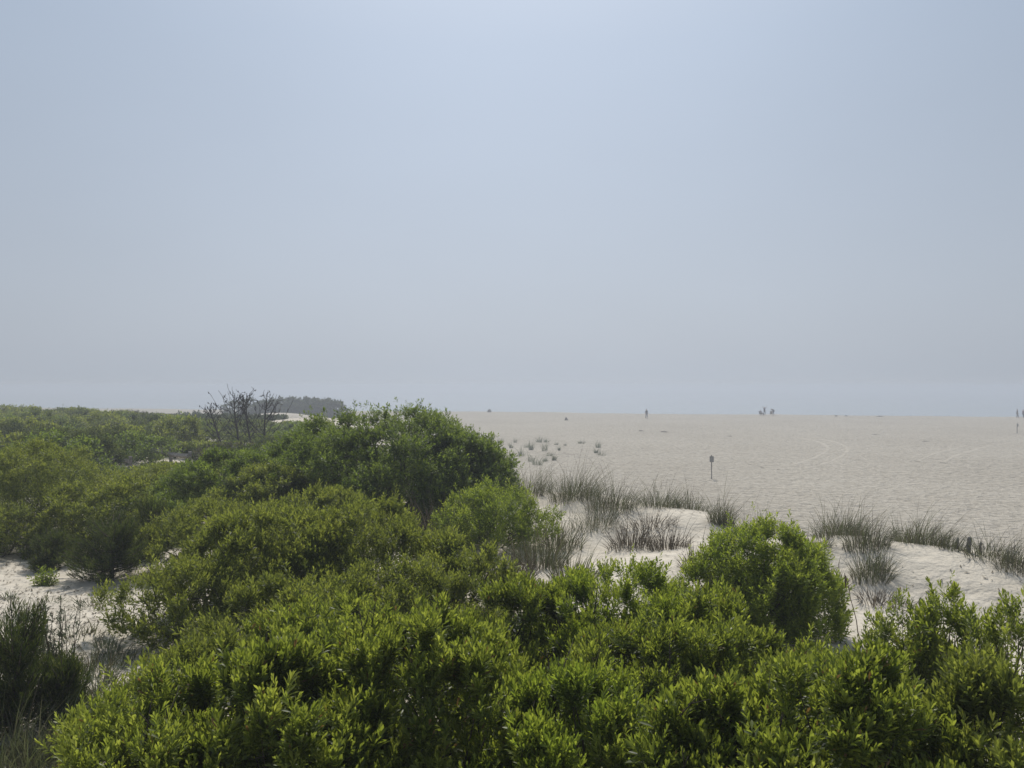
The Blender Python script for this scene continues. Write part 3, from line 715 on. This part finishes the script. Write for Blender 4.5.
# reeds under the tallest tree
for k, (px, d, w, h, n, lab) in enumerate([(452, 13.2, 64, 56, 240, 'tall brown reed stalks in the shade under the tallest tree'), (418, 13.4, 50, 50, 130, 'brown reed stalks left of the shaded reed stand'),
                                           (484, 13.4, 36, 46, 110, 'brown reed stalks behind the bright round bush')]):
    grass(lab, px, d, w, h, 740 + k, n, 'dry', 'reed stalks under the tallest tree', .10, name='reed', dry=.7, cat='reed', w=.014)
# tufts far out on the beach
FT = 'small grass tufts out on the beach'
rb = np.random.default_rng(5)
far_t = [(500, 441, 7, 7), (511, 447, 6, 8), (515, 440, 5, 6), (527, 446, 6, 6), (531, 449, 6, 8), (539, 440, 6, 7), (546, 440, 6, 6), (545, 451, 9, 12), (521, 455, 8, 8), (531, 459, 7, 8),
         (537, 462, 11, 10), (545, 459, 7, 7), (549, 455, 7, 6), (554, 458, 5, 7), (559, 449, 4, 5), (556, 443, 5, 4), (565, 445, 6, 3), (581, 443, 7, 4), (598, 447, 7, 7), (596, 452, 6, 5), (601, 454, 10, 7), (507, 462, 7, 8)]
for k, (px, py, w, h) in enumerate(far_t):
    d = EYE * FPX / (py - HY) * (.965 if px < 560 else .98)
    lab = ('grass tuft of the little trio at the right of the beach tufts' if px > 590 else 'low faint grass tuft strung along the right end of the beach tufts' if px > 552
           else 'larger grey green grass tuft in the middle of the beach tufts' if w > 8 else 'small grey green grass tuft among the scattered beach tufts')
    grass(lab, px, d, w * rb.uniform(.5, 1.0), h * rb.uniform(1.1, 1.6), 800 + k, int(rb.uniform(40, 95)), 'tuft', FT, .7, name='beach_grass', dry=.15, cat='grass', w=.022)

# left sand patch: weeds and seedlings
LW = 'weeds growing on the left sand patch'
lw = [(10, 9.8, 14, 16, 'weed tuft at the left edge of the left sand patch'), (28, 9.0, 16, 30, 'taller weed in the left sand patch'), (64, 8.8, 18, 16, 'low weed in the middle of the left sand patch'),
      (92, 8.2, 16, 18, 'low weed towards the right of the left sand patch'), (108, 7.9, 22, 24, 'weed beside the rounded olive shrub'), (72, 7.2, 24, 26, 'weed in the lower left sand patch'),
      (102, 7.0, 30, 34, 'weed patch lower right on the left sand'), (88, 6.3, 34, 40, 'weed patch right of the corner junipers'), (118, 6.4, 34, 36, 'weed patch before the second row bayberry'),
      (56, 9.6, 20, 10, 'tiny weed at the back of the left sand patch'), (84, 9.6, 16, 9, 'tiny dark weed on the back of the left sand')]
for k, (px, d, w, h, lab) in enumerate(lw):
    grass(lab, px, d, w, h, 900 + k, 46 if d > 8 else 90, 'grass' if k % 2 else 'grey_leaf', LW, .6, name='dune_weed', dry=.4, cat='weed', w=.009)
grass('soft green grass clump in the bottom left corner', 10, 5.35, 110, 80, 930, 700, 'grass', 'corner grasses', .6, name='grass_clump', dry=.15, w=.007)
grass('pale grass clump between the corner juniper and the bright bayberry', 62, 5.5, 70, 60, 931, 420, 'grass', 'corner grasses', .6, name='grass_clump', dry=.4, w=.007)
for k, (px, d, w, h, n, lab) in enumerate([(86, 5.9, 60, 56, 300, 'grass clump right of the short leaning juniper'), (110, 6.6, 60, 46, 260, 'grass clump on the sand under the second row bayberry'),
        (96, 7.3, 50, 38, 200, 'straggling grass clump lower right on the left sand'), (120, 7.6, 40, 34, 160, 'grass clump at the foot of the rounded olive shrub'), (38, 7.2, 60, 44, 220, 'grass clump behind the corner junipers'),
        (74, 8.0, 60, 20, 120, 'low creeping weeds across the middle of the left sand'), (6, 8.6, 40, 28, 120, 'grass clump at the left edge of the left sand patch'), (100, 9.4, 46, 16, 90, 'low weeds in the shade of the spreading juniper')]):
    grass(lab, px, d, w, h, 950 + k, n, 'grass' if k % 3 else 'grey_leaf', 'corner grasses', .7, name='grass_clump', dry=.35, w=.007)
# grey-green seaside plant beside the corner juniper
def wand_plant(label, px, d, wpx, ytop, seed, n=16):
    rng = np.random.default_rng(seed); gx, gy, gz = at(px, d); Ht = ztop(ytop, d) - gz; W = wpx / FPX * d
    root = empty('wand_plant', (gx, gy, gz), label, 'plant', 'grey green wand plants')
    tb = Tubes(); Ps, As = [], []
    for k in range(n):
        a = rng.uniform(0, 6.28); r = W * .5 * rng.uniform(.2, 1)
        e = np.array([math.cos(a) * r, math.sin(a) * r, Ht * rng.uniform(.65, 1)]); b = np.array([math.cos(a) * r * .3, math.sin(a) * r * .3, -.05])
        t = np.linspace(0, 1, 6)[:, None]; path = b + (e - b) * t + rng.normal(0, .01, (6, 3)); tb.add(path, np.linspace(.006, .003, 6), 4)
        q = rng.uniform(.25, 1, 22)[:, None]; Ps.append(b + (e - b) * q); As.append(unit((e - b) * .8 + rng.normal(0, .35, (22, 3))))
    P = np.concatenate(Ps); A = np.concatenate(As)
    V, F, T = leaves_mesh(rng, P, A, 4, .05, .2, 1, (25, 60), .04, None)
    mesh_obj('foliage', V, F, M['grey_leaf'], root, T); tb.build('stem', M['stalk'], root)
wand_plant('thin grey green plant standing before the left sand', 60, 6.3, 44, 596, 940)
wand_plant('thin grey green plant behind the upright corner juniper', 30, 6.6, 40, 606, 941)

# dead leaves, twig ends and seedlings strewn on the sand of the dune
def litter():
    rng = np.random.default_rng(31); n = 22000
    x = rng.uniform(-9, 9, n); y = rng.uniform(4.2, 17, n); x = np.where(np.arange(n) > 11000, rng.uniform(-8.5, -2.5, n), x); y = np.where(np.arange(n) > 11000, rng.uniform(4.5, 12.5, n), y)
    keep = (vnoise(x / 1.1, y / 1.1, 41) + .5 > rng.uniform(.25, .95, n)) & (crest_dist(x, y) < 1.5); x, y = x[keep], y[keep]; n = len(x)
    z = surf(x, y); a = rng.uniform(0, 6.28, n); l = rng.uniform(.02, .09, n); w_ = rng.uniform(.004, .014, n); t = rng.normal(.05, .25, n)
    D = np.stack([np.cos(a), np.sin(a), t], 1); S = np.stack([-np.sin(a), np.cos(a), 0 * a], 1)
    P = np.stack([x, y, z + .012], 1); c = lambda q: q[:, None]
    V = np.stack([P - D * c(l * .5), P - S * c(w_), P + D * c(l * .5), P + S * c(w_)], 1).reshape(-1, 3)
    V[:, 2] = np.maximum(V[:, 2], surf(V[:, 0], V[:, 1]) + .006)
    F = np.arange(4 * n).reshape(-1, 4)
    o = mesh_obj('plant_litter', V, F, M['dry'], tint=np.repeat(rng.uniform(0, .5, n), 4)); tag(o, 'dead leaves and twig ends strewn over the dune sand', kind='stuff')
litter()

# ------------------------------------------------------------------ bare stick, posts, rails, signs
def stick(label, px, d, h, lean, r, seed):
    rng = np.random.default_rng(seed); gx, gy, gz = at(px, d)
    root = empty('bare_stick', (gx, gy, gz), label, 'stick')
    tb = Tubes(); t = np.linspace(0, 1, 9)
    tb.add(np.stack([lean * t * h + rng.normal(0, .006, 9), 0 * t, t * h - .06], 1), np.linspace(r, r * .4, 9), 6); tb.build('stem', M['stalk'], root)
    tb = Tubes(); q = np.array([lean * h, 0, h - .06]); tb.add(np.array([q - [-.0, 0, .12], q - [.0, 0, .05], q + [-.01, 0, .03]]), np.array([.005, .009, .003]), 6); tb.build('seed_head', M['stalk'], root)
stick('thin bare stick leaning left out of the right sand', 866, 7.6, .92, -.23, .0065, 1)

def post(label, px, d, h, r, seed):
    rng = np.random.default_rng(seed); x, y, z = at(px, d)
    tb = Tubes(); tb.add(np.array([[0, 0, -.2], [0, 0, h * .5], [.01, 0, h - .02], [.012, 0, h]]), np.array([r, r, r * .97, r * .8]), 8)
    root = empty('fence_post', (x, y, z), label, 'post', 'short grey posts on the right dune'); tb.build('shaft', M['plank'], root, loc=(0, 0, 0))
    c = Tubes(); c.add(np.array([[.012, 0, h - .001], [.012, 0, h + .012]]), np.array([r * .8, r * .2]), 8); c.build('weathered_top', M['plank'], root)
    root.rotation_euler = (rng.normal(0, .05), rng.normal(0, .06), 0)
for k, (px, d, h, r, lab) in enumerate([(957, 10.9, .16, .018, 'thin short post leftmost of the row on the right dune'), (968, 10.7, .22, .032, 'thickest short grey post of the row on the right dune'),
                                        (980, 10.6, .17, .017, 'thin short post just right of the thickest one'), (1008, 10.3, .15, .018, 'short post near the right edge of the dune')]):
    post(lab, px, d, h, r, k)

def rail(label, px0, px1, d0, d1, y0, y1, n_post, n_rail=1):
    a = np.array([(px0 - CX) / FPX * d0, d0, ztop(y0, d0)]); b = np.array([(px1 - CX) / FPX * d1, d1, ztop(y1, d1)])
    g = g1(a[0], a[1]); o = np.array([a[0], a[1], g])
    root = empty('rail_fence', tuple(o), label, 'fence', 'weathered rails showing between the shrubs')
    for k in range(n_rail):
        tb = Tubes(); t = np.linspace(0, 1, 6)[:, None]; q = (a + (b - a) * t) - o - np.array([0, 0, .34 * k])
        q[:, 2] -= .05 * np.sin(np.linspace(0, math.pi, 6))
        tb.add(q, .075, 4); tb.build('rail', M['plank'], root, False)
    for k in range(n_post):
        q = a + (b - a) * (k / (n_post - 1)) - o; gz = g1(q[0] + o[0], q[1] + o[1] + .14) - g
        tb = Tubes(); tb.add(np.array([[q[0], q[1] + .16, gz - .2], [q[0], q[1] + .16, q[2] + .14]]), .075, 4); tb.build('post', M['plank'], root, False)
rail('longer weathered grey rail between the shrubs above the small bare patch', 94, 128, 24.2, 23.8, 455, 461, 3, 1)
rail('shorter sagging grey rail to the right, half sunk in shrubs', 150, 188, 25.2, 24.6, 449, 456, 3, 1)

def beach_sign(label, px, base_y, htop, wide, tall, seed, lean=0.0):
    d = EYE * FPX / (base_y - HY); x, y, z = at(px, d)
    root = empty('beach_sign', (x, y, z), label, 'sign')
    h = htop / FPX * d
    tb = Tubes(); tb.add(np.array([[0, 0, -.2], [lean * h, 0, h + .06]]), .03, 6); tb.build('post', M['plank'], root)
    if wide:
        w, t_ = wide / FPX * d, tall / FPX * d
        bm = Tubes()
        # rounded-corner board seen from its back
        r = .05; pts = []
        for cx_, cz_, a0 in ((w / 2 - r, t_ / 2 - r, 0), (-w / 2 + r, t_ / 2 - r, 90), (-w / 2 + r, -t_ / 2 + r, 180), (w / 2 - r, -t_ / 2 + r, 270)):
            for a in (0, 30, 60, 90): pts.append((cx_ + r * math.cos(R(a0 + a)), cz_ + r * math.sin(R(a0 + a))))
        n = len(pts); zc = h - t_ / 2
        V = [(p[0], -.055, p[1] + zc) for p in pts] + [(p[0], -.043, p[1] + zc) for p in pts] + [(0, -.055, zc), (0, -.043, zc)]
        F = []
        for k in range(n):
            k2 = (k + 1) % n
            F += [(k, k2, n + k2), (k, n + k2, n + k), (k2, k, 2 * n), (n + k, n + k2, 2 * n + 1)]
        mesh_obj('sign_board', np.array(V), np.array(F), M['signback'], root)
    return root
M['signback'] = plain_mat('sign_board_grey', (.27, .26, .245), .6)
beach_sign('small grey notice board on a thin post, alone on the open beach', 711.5, 478.5, 23, 4.2, 6.2, 1)
M['stake'] = M['plank']
d_ = EYE * FPX / (433.0 - HY); x_, y_, z_ = at(1017, d_)
rt = empty('beach_post', (x_, y_, z_), 'slim grey post on the beach near the right edge, below two walkers', 'post')
tb = Tubes(); tb.add(np.array([[0, 0, -.2], [0, 0, .6], [.02, 0, 1.25]]), np.array([.045, .044, .04]), 8); tb.build('shaft', M['plank'], rt)
tb = Tubes(); tb.box((.02, -.075, 1.0), (.2, .03, .3)); tb.build('marker', M['signback'], rt, False)

# wrack and drift out on the far beach
M['wrack'] = plain_mat('dry_seaweed', (.17, .15, .12), .95, .3, 3.0)
def wrack(label, px, py, wpx, hgt, seed, d=None):
    rng = np.random.default_rng(seed); d = d or EYE * FPX / (py - HY); x, y, z = at(px, d); W = wpx / FPX * d * .5
    nu, nv = 22, 9; V = []
    for i in range(nv):
        f = i / (nv - 1)
        for j in range(nu):
            a = 2 * math.pi * j / nu; r = math.cos(f * math.pi / 2) * (1 + .25 * math.sin(3 * a + seed) + .12 * rng.normal())
            V.append((math.cos(a) * r * W, math.sin(a) * r * .35, math.sin(f * math.pi / 2) * hgt * (1 + .25 * rng.normal()) - .02))
    F = [(i * nu + j, i * nu + (j + 1) % nu, (i + 1) * nu + (j + 1) % nu, (i + 1) * nu + j) for i in range(nv - 1) for j in range(nu)]
    V = np.array(V); V[:, 2] += surf(V[:, 0] + x, V[:, 1] + y) - z
    o = mesh_obj('seaweed_heap', V, np.array(F), M['wrack'], loc=(x, y, z)); tag(o, label, 'seaweed', 'dark drift lying on the beach')
for k, (px, py, w, h, lab) in enumerate([(641, 431.5, 5, .10, 'dark drift heap below the lone walker, shorter one'), (664, 432.3, 8, .11, 'dark drift heap below and right of the lone walker'), (566, 420, 3.2, .4, 'lone dark heap far out above the beach tufts'),
                                   (925, 441.5, 7, .06, 'flat dark drift streak on the right of the beach'), (875, 434.5, 7, .06, 'flat dark drift streak far out, right of the tyre loop'),
                                   (730, 436, 5, .06, 'flat dark drift streak above the notice board')]):
    wrack(lab, px, py, w, h, k)
for k, (px, w, h, lab) in enumerate([(489, 4, .55, 'dark hump on the crest of the beach near the tallest tree'), (836, 3, .18, 'dark low heap on the beach crest, left one of the right pair'), (846, 3, .16, 'dark low heap on the beach crest, right one of the right pair'),
                               (880, 8, .12, 'long dark heap on the beach crest')]):
    x = (px - CX) / FPX * 150; yc = 165 - .27 * (px - CX) / FPX * 158
    wrack(lab, px, 0, w, h, 20 + k, d=yc - 1)

# ------------------------------------------------------------------ people
M['skin'] = plain_mat('skin', (.36, .22, .15), .6, .05)
M['cloth_dark'] = plain_mat('dark_cloth', (.025, .028, .035), .9)
M['cloth_blue'] = plain_mat('navy_cloth', (.03, .035, .07), .9)
M['cloth_maroon'] = plain_mat('maroon_cloth', (.08, .03, .04), .9)
M['cloth_grey'] = plain_mat('grey_cloth', (.12, .12, .125), .9)
M['hair'] = plain_mat('dark_hair', (.02, .015, .012), .7)
M['canvas'] = plain_mat('tan_canvas', (.22, .17, .12), .9)

def skin(name, verts, edges, radii, mat, parent, root_i=0, sub=1):
    me = bpy.data.meshes.new(name); me.from_pydata(verts, edges, [])
    o = bpy.data.objects.new(name, me); COL.objects.link(o); o.parent = parent
    me.materials.append(mat)
    o.modifiers.new('skin', 'SKIN')
    lay = me.skin_vertices[0].data if me.skin_vertices else None
    if lay is None:
        bpy.context.view_layer.objects.active = o
    for i, r in enumerate(radii):
        lay[i].radius = (r, r) if np.isscalar(r) else r
        lay[i].use_root = (i == root_i)
    s = o.modifiers.new('sub', 'SUBSURF'); s.levels = sub; s.render_levels = sub
    o.modifiers['skin'].use_smooth_shade = True
    return o

def person(label, x, y, rot, pose, top, bottom, group, h=1.72):
    """pose: dict of joint positions in a 1.72 m frame, z up, facing -Y"""
    z = g1(x, y)
    root = empty('person', (x, y, z), label, 'person', group); root.rotation_euler = (0, 0, rot); root.scale = (h / 1.72,) * 3
    J = dict(pelvis=(0, 0, .93), waist=(0, 0, 1.08), chest=(0, 0, 1.30), neck=(0, 0, 1.46), skull=(0, -.01, 1.56), crown=(0, .0, 1.68),
             shL=(.17, 0, 1.39), elL=(.25, .02, 1.12), wrL=(.27, -.06, .88), shR=(-.17, 0, 1.39), elR=(-.25, .02, 1.12), wrR=(-.27, -.06, .88),
             hipL=(.09, 0, .88), knL=(.11, -.08, .49), anL=(.11, .0, .08), toL=(.12, -.16, .03), hipR=(-.09, 0, .88), knR=(-.11, .02, .49), anR=(-.11, .14, .09), toR=(-.12, -.02, .03))
    J.update(pose)
    R_ = dict(pelvis=.125, waist=.11, chest=.135, neck=.055, skull=.085, crown=.06, shL=.06, elL=.043, wrL=.03, shR=.06, elR=.043, wrR=.03,
              hipL=.09, knL=.06, anL=.04, toL=.03, hipR=.09, knR=.06, anR=.04, toR=.03)
    names = list(J); idx = {n: i for i, n in enumerate(names)}
    V = [J[n] for n in names]; rad = [R_[n] for n in names]
    E = [(idx[a], idx[b]) for a, b in (('pelvis', 'waist'), ('waist', 'chest'), ('chest', 'neck'), ('neck', 'skull'), ('skull', 'crown'), ('chest', 'shL'), ('shL', 'elL'), ('elL', 'wrL'),
         ('chest', 'shR'), ('shR', 'elR'), ('elR', 'wrR'), ('pelvis', 'hipL'), ('hipL', 'knL'), ('knL', 'anL'), ('anL', 'toL'), ('pelvis', 'hipR'), ('hipR', 'knR'), ('knR', 'anR'), ('anR', 'toR'))]
    for s in 'LR':      # palm and five fingers
        w_ = np.array(J['wr' + s]); e_ = np.array(J['el' + s]); dr = unit(w_ - e_); sd = unit(np.cross(dr, np.array([.2, 1, .1])))
        V.append(tuple(w_ + dr * .075)); rad.append(.026); pi = len(V) - 1; E.append((idx['wr' + s], pi))
        for q, l in ((-.03, .075), (-.01, .09), (.012, .085), (.032, .065)):
            V.append(tuple(w_ + dr * (.085 + l) + sd * q)); rad.append(.009); E.append((pi, len(V) - 1))
        V.append(tuple(w_ + dr * .08 - sd * .06)); rad.append(.010); E.append((idx['wr' + s], len(V) - 1))
    skin('body', V, E, rad, M['skin'], root, idx['pelvis'])
    def sub(nm, joints, edges, rads, mat):
        ii = {n: i for i, n in enumerate(joints)}
        skin(nm, [J[n] for n in joints], [(ii[a], ii[b]) for a, b in edges], rads, mat, root)
    sub('shirt', ['waist', 'chest', 'shL', 'elL', 'shR', 'elR', 'pelvis'], [('pelvis', 'waist'), ('waist', 'chest'), ('chest', 'shL'), ('shL', 'elL'), ('chest', 'shR'), ('shR', 'elR')], [.13, .155, .078, .056, .078, .056, .135], top)
    sub('trousers', ['pelvis', 'hipL', 'knL', 'hipR', 'knR', 'anL', 'anR'], [('pelvis', 'hipL'), ('hipL', 'knL'), ('knL', 'anL'), ('pelvis', 'hipR'), ('hipR', 'knR'), ('knR', 'anR')], [.145, .105, .078, .105, .078, .055, .055], bottom)
    sk, cr = np.array(J['skull']), np.array(J['crown'])
    skin('hair', [tuple(sk + [0, .035, .03]), tuple((sk + cr) / 2 + [0, .02, .03]), tuple(cr + [0, .01, .012])], [(0, 1), (1, 2)], [.085, .095, .065], M['hair'], root)
    return root

def bpt(px, py): return bp(px, py)
x, y = bpt(646.5, 418)
person('lone distant walker in dark clothes on the open beach', x, y, .5, {}, M['cloth_dark'], M['cloth_grey'], 'distant people on the beach', 1.78)
# the party on the crest of the beach
def crest_pt(px, back=2.0):
    k = (px - CX) / FPX; y = 165 / (1 + .27 * k) - back; return k * y, y
PG = 'distant people on the beach'
x, y = crest_pt(764.5)
person('standing person with both arms raised, in the party on the beach crest', x, y, .3, dict(elL=(.36, -.02, 1.52), wrL=(.40, -.05, 1.78), elR=(-.36, -.02, 1.52), wrR=(-.42, -.05, 1.76)), M['cloth_blue'], M['cloth_dark'], PG, 1.72)
x, y = crest_pt(773.6)
person('standing person bending forward, right one of the party on the beach crest', x, y, -1.3, dict(waist=(0, -.08, 1.05), chest=(0, -.30, 1.16), neck=(0, -.46, 1.20), skull=(0, -.55, 1.18), crown=(0, -.66, 1.18),
       shL=(.17, -.36, 1.18), elL=(.2, -.42, .92), wrL=(.16, -.5, .68), shR=(-.17, -.36, 1.18), elR=(-.2, -.42, .92), wrR=(-.16, -.5, .68)), M['cloth_dark'], M['cloth_blue'], PG, 1.75)
SIT = dict(pelvis=(0, 0, .38), waist=(0, .06, .53), chest=(0, .12, .76), neck=(0, .12, .92), skull=(0, .10, 1.02), crown=(0, .10, 1.14), shL=(.17, .12, .85), elL=(.24, .0, .60), wrL=(.22, -.22, .55),
           shR=(-.17, .12, .85), elR=(-.24, .0, .60), wrR=(-.22, -.22, .55), hipL=(.09, -.02, .36), knL=(.11, -.42, .47), anL=(.11, -.62, .09), toL=(.11, -.78, .04), hipR=(-.09, -.02, .36), knR=(-.11, -.42, .47), anR=(-.11, -.62, .09), toR=(-.11, -.78, .04))
def beach_chair(label, x, y, rot, mat):
    root = empty('beach_chair', (x, y, g1(x, y)), label, 'chair', 'folding chairs of the beach party'); root.rotation_euler = (0, 0, rot)
    tb = Tubes(); tb.box((0, -.02, .245), (.52, .46, .03)); tb.build('seat', mat, root, False)
    tb = Tubes(); tb.add(np.array([[0, .21, .26], [0, .36, .85]]), .0, 4)
    t = np.array([[-.26, .22, .26], [.26, .22, .26], [.26, .40, .86], [-.26, .40, .86], [-.26, .25, .25], [.26, .25, .25], [.26, .43, .85], [-.26, .43, .85]])
    mesh_obj('backrest', t, np.array([[0, 3, 2, 1], [4, 5, 6, 7], [0, 1, 5, 4], [3, 7, 6, 2], [0, 4, 7, 3], [1, 2, 6, 5]]), mat, root)
    for sx in (-1, 1):
        for sy in (-1, 1):
            tb = Tubes(); tb.add(np.array([[sx * .25, sy * .2, .24], [sx * .25, -sy * .2, -.03]]), .014, 5); tb.build('leg', M['signback'], root)
        tb = Tubes(); tb.box((sx * .28, -.02, .46), (.05, .44, .03)); tb.build('armrest', M['signback'], root, False)
x, y = crest_pt(761.2, 3)
beach_chair('low folding chair under the seated person of the beach party', x, y, .6, M['cloth_grey'])
person('seated person at the left of the party on the beach crest', x, y, .6, SIT, M['cloth_grey'], M['cloth_grey'], PG, 1.65)
x, y = crest_pt(771.2, 3)
beach_chair('empty low tan folding chair before the bending person', x, y, -.4, M['canvas'])
x, y = crest_pt(1017.2, 3)
person('walker in dark clothes at the far right, left one of a pair', x, y, 1.2, dict(knL=(.11, -.16, .5), anL=(.11, -.22, .08), toL=(.12, -.38, .03)), M['cloth_dark'], M['cloth_grey'], PG, 1.75)
x, y = crest_pt(1023.2, 3)
person('walker in maroon clothes at the right edge, right one of a pair', x, y, 1.4, dict(knR=(-.11, -.12, .5), anR=(-.11, -.10, .08), toR=(-.12, -.26, .03)), M['cloth_maroon'], M['cloth_dark'], PG, 1.68)

# ------------------------------------------------------------------ haze
def make_haze():
    m, nt, out = new_mat('sea_fog')
    v = N(nt, 'ShaderNodeVolumePrincipled'); v.inputs['Color'].default_value = (.578, .618, .692, 1); v.inputs['Density'].default_value = HAZE
    v.inputs['Anisotropy'].default_value = .4
    nt.links.new(v.outputs[0], out.inputs['Volume'])
    tb = Tubes(); lo, hi = -11.0, 6.9
    tb.box((0, 0, (lo + hi) / 2), (2420, 2420, hi - lo))
    o = tb.build('haze', m, None, False); tag(o, kind='stuff', label='pale sea fog lying over beach and dunes')
HAZE = .0032
make_haze()

# ------------------------------------------------------------------ light
SUN_EL, SUN_AZ = 54.0, 0.0
sv = (math.sin(R(SUN_AZ)) * math.cos(R(SUN_EL)), math.cos(R(SUN_AZ)) * math.cos(R(SUN_EL)), math.sin(R(SUN_EL)))
sl = bpy.data.lights.new('sun', 'SUN'); sl.energy = 3.5; sl.angle = R(3.0); sl.color = (1.0, .95, .86)
so = bpy.data.objects.new('sun', sl); COL.objects.link(so)
so.rotation_euler = (R(90 - SUN_EL), 0, R(180 - SUN_AZ))

w = bpy.data.worlds.new('World'); scene.world = w; w.use_nodes = True
nt = w.node_tree; nt.nodes.clear(); L = nt.links.new
out = nt.nodes.new('ShaderNodeOutputWorld'); bg = nt.nodes.new('ShaderNodeBackground'); L(bg.outputs[0], out.inputs[0])
sky = nt.nodes.new('ShaderNodeTexSky'); sky.sky_type = 'NISHITA'; sky.sun_disc = False
sky.sun_elevation = R(SUN_EL); sky.sun_rotation = R(SUN_AZ); sky.air_density = 1.0; sky.dust_density = 6.0; sky.ozone_density = 1.0
tc = nt.nodes.new('ShaderNodeTexCoord')
def math_(op, a, b=None):
    n = nt.nodes.new('ShaderNodeMath'); n.operation = op
    for i, v in enumerate((a, b)):
        if v is None: continue
        if isinstance(v, (int, float)): n.inputs[i].default_value = v
        else: L(v, n.inputs[i])
    return n.outputs[0]
def vmath(op, a, b=None):
    n = nt.nodes.new('ShaderNodeVectorMath'); n.operation = op
    L(a, n.inputs[0])
    if b is not None: n.inputs[1].default_value = b
    return n
d = vmath('DOT_PRODUCT', tc.outputs['Generated'], sv).outputs['Value']
glow = math_('POWER', math_('MAXIMUM', d, 0.0), 7.0)
flat = vmath('NORMALIZE', vmath('MULTIPLY', tc.outputs['Generated'], (1, 1, 0)).outputs['Vector']).outputs['Vector']
hd = math_('POWER', math_('MAXIMUM', vmath('DOT_PRODUCT', flat, (math.sin(R(SUN_AZ)), math.cos(R(SUN_AZ)), 0)).outputs['Value'], 0.0), 4.0)
sep = nt.nodes.new('ShaderNodeSeparateXYZ'); L(tc.outputs['Generated'], sep.inputs[0])
lum = math_('ADD', math_('ADD', math_('MULTIPLY', hd, .115), math_('MULTIPLY', glow, .17)), .395)
up = math_('MINIMUM', math_('MAXIMUM', math_('MULTIPLY', sep.outputs['Z'], 2.4), 0.0), 1.0)
hue = nt.nodes.new('ShaderNodeMix'); hue.data_type = 'RGBA'; L(up, hue.inputs['Factor'])
hue.inputs['A'].default_value = (1.015, 1.12, 1.275, 1); hue.inputs['B'].default_value = (.785, .965, 1.225, 1)
fog = nt.nodes.new('ShaderNodeVectorMath'); fog.operation = 'SCALE'; L(hue.outputs['Result'], fog.inputs[0])
drift = nt.nodes.new('ShaderNodeTexNoise'); drift.inputs['Scale'].default_value = 2.2; drift.inputs['Detail'].default_value = 3.0     # thicker and thinner banks of fog
stretch = vmath('MULTIPLY', tc.outputs['Generated'], (1, 1, 2.2)); L(stretch.outputs['Vector'], drift.inputs['Vector'])
L(math_('MULTIPLY', lum, math_('ADD', math_('MULTIPLY', drift.outputs['Fac'], .10), .95)), fog.inputs['Scale'])
nsk = nt.nodes.new('ShaderNodeVectorMath'); nsk.operation = 'SCALE'; L(sky.outputs[0], nsk.inputs[0]); nsk.inputs['Scale'].default_value = .06
mx = nt.nodes.new('ShaderNodeMix'); mx.data_type = 'RGBA'; mx.inputs['Factor'].default_value = .82
L(nsk.outputs['Vector'], mx.inputs['A']); L(fog.outputs['Vector'], mx.inputs['B'])
# the sky node works at the low strengths of a physical sky: scale up, then bring the whole down again
up10 = nt.nodes.new('ShaderNodeVectorMath'); up10.operation = 'SCALE'; up10.inputs['Scale'].default_value = 10.0
L(mx.outputs['Result'], up10.inputs[0]); L(up10.outputs['Vector'], bg.inputs['Color']); bg.inputs['Strength'].default_value = .1

# ------------------------------------------------------------------ camera and render
cam = bpy.data.cameras.new('camera'); co = bpy.data.objects.new('camera', cam); COL.objects.link(co)
cam.sensor_width = 36; cam.lens = 36 * FPX / 1024; cam.clip_start = .05; cam.clip_end = 5000
co.location = (0, 0, EYE); co.rotation_euler = (R(90 + math.degrees(math.atan(2 / FPX))), 0, 0)
scene.camera = co
scene.render.engine = 'CYCLES'
c = scene.cycles
c.max_bounces = 7; c.diffuse_bounces = 3; c.glossy_bounces = 2; c.transmission_bounces = 4; c.volume_bounces = 1; c.transparent_max_bounces = 4
c.use_denoising = True
try: c.denoiser = 'OPENIMAGEDENOISE'
except Exception: pass
c.sample_clamp_indirect = 6
vs = scene.view_settings
scene.display_settings.display_device = 'sRGB'
vs.view_transform = 'Standard'; vs.look = 'None'; vs.exposure = 0.15; vs.gamma = 1.0; vs.use_curve_mapping = False
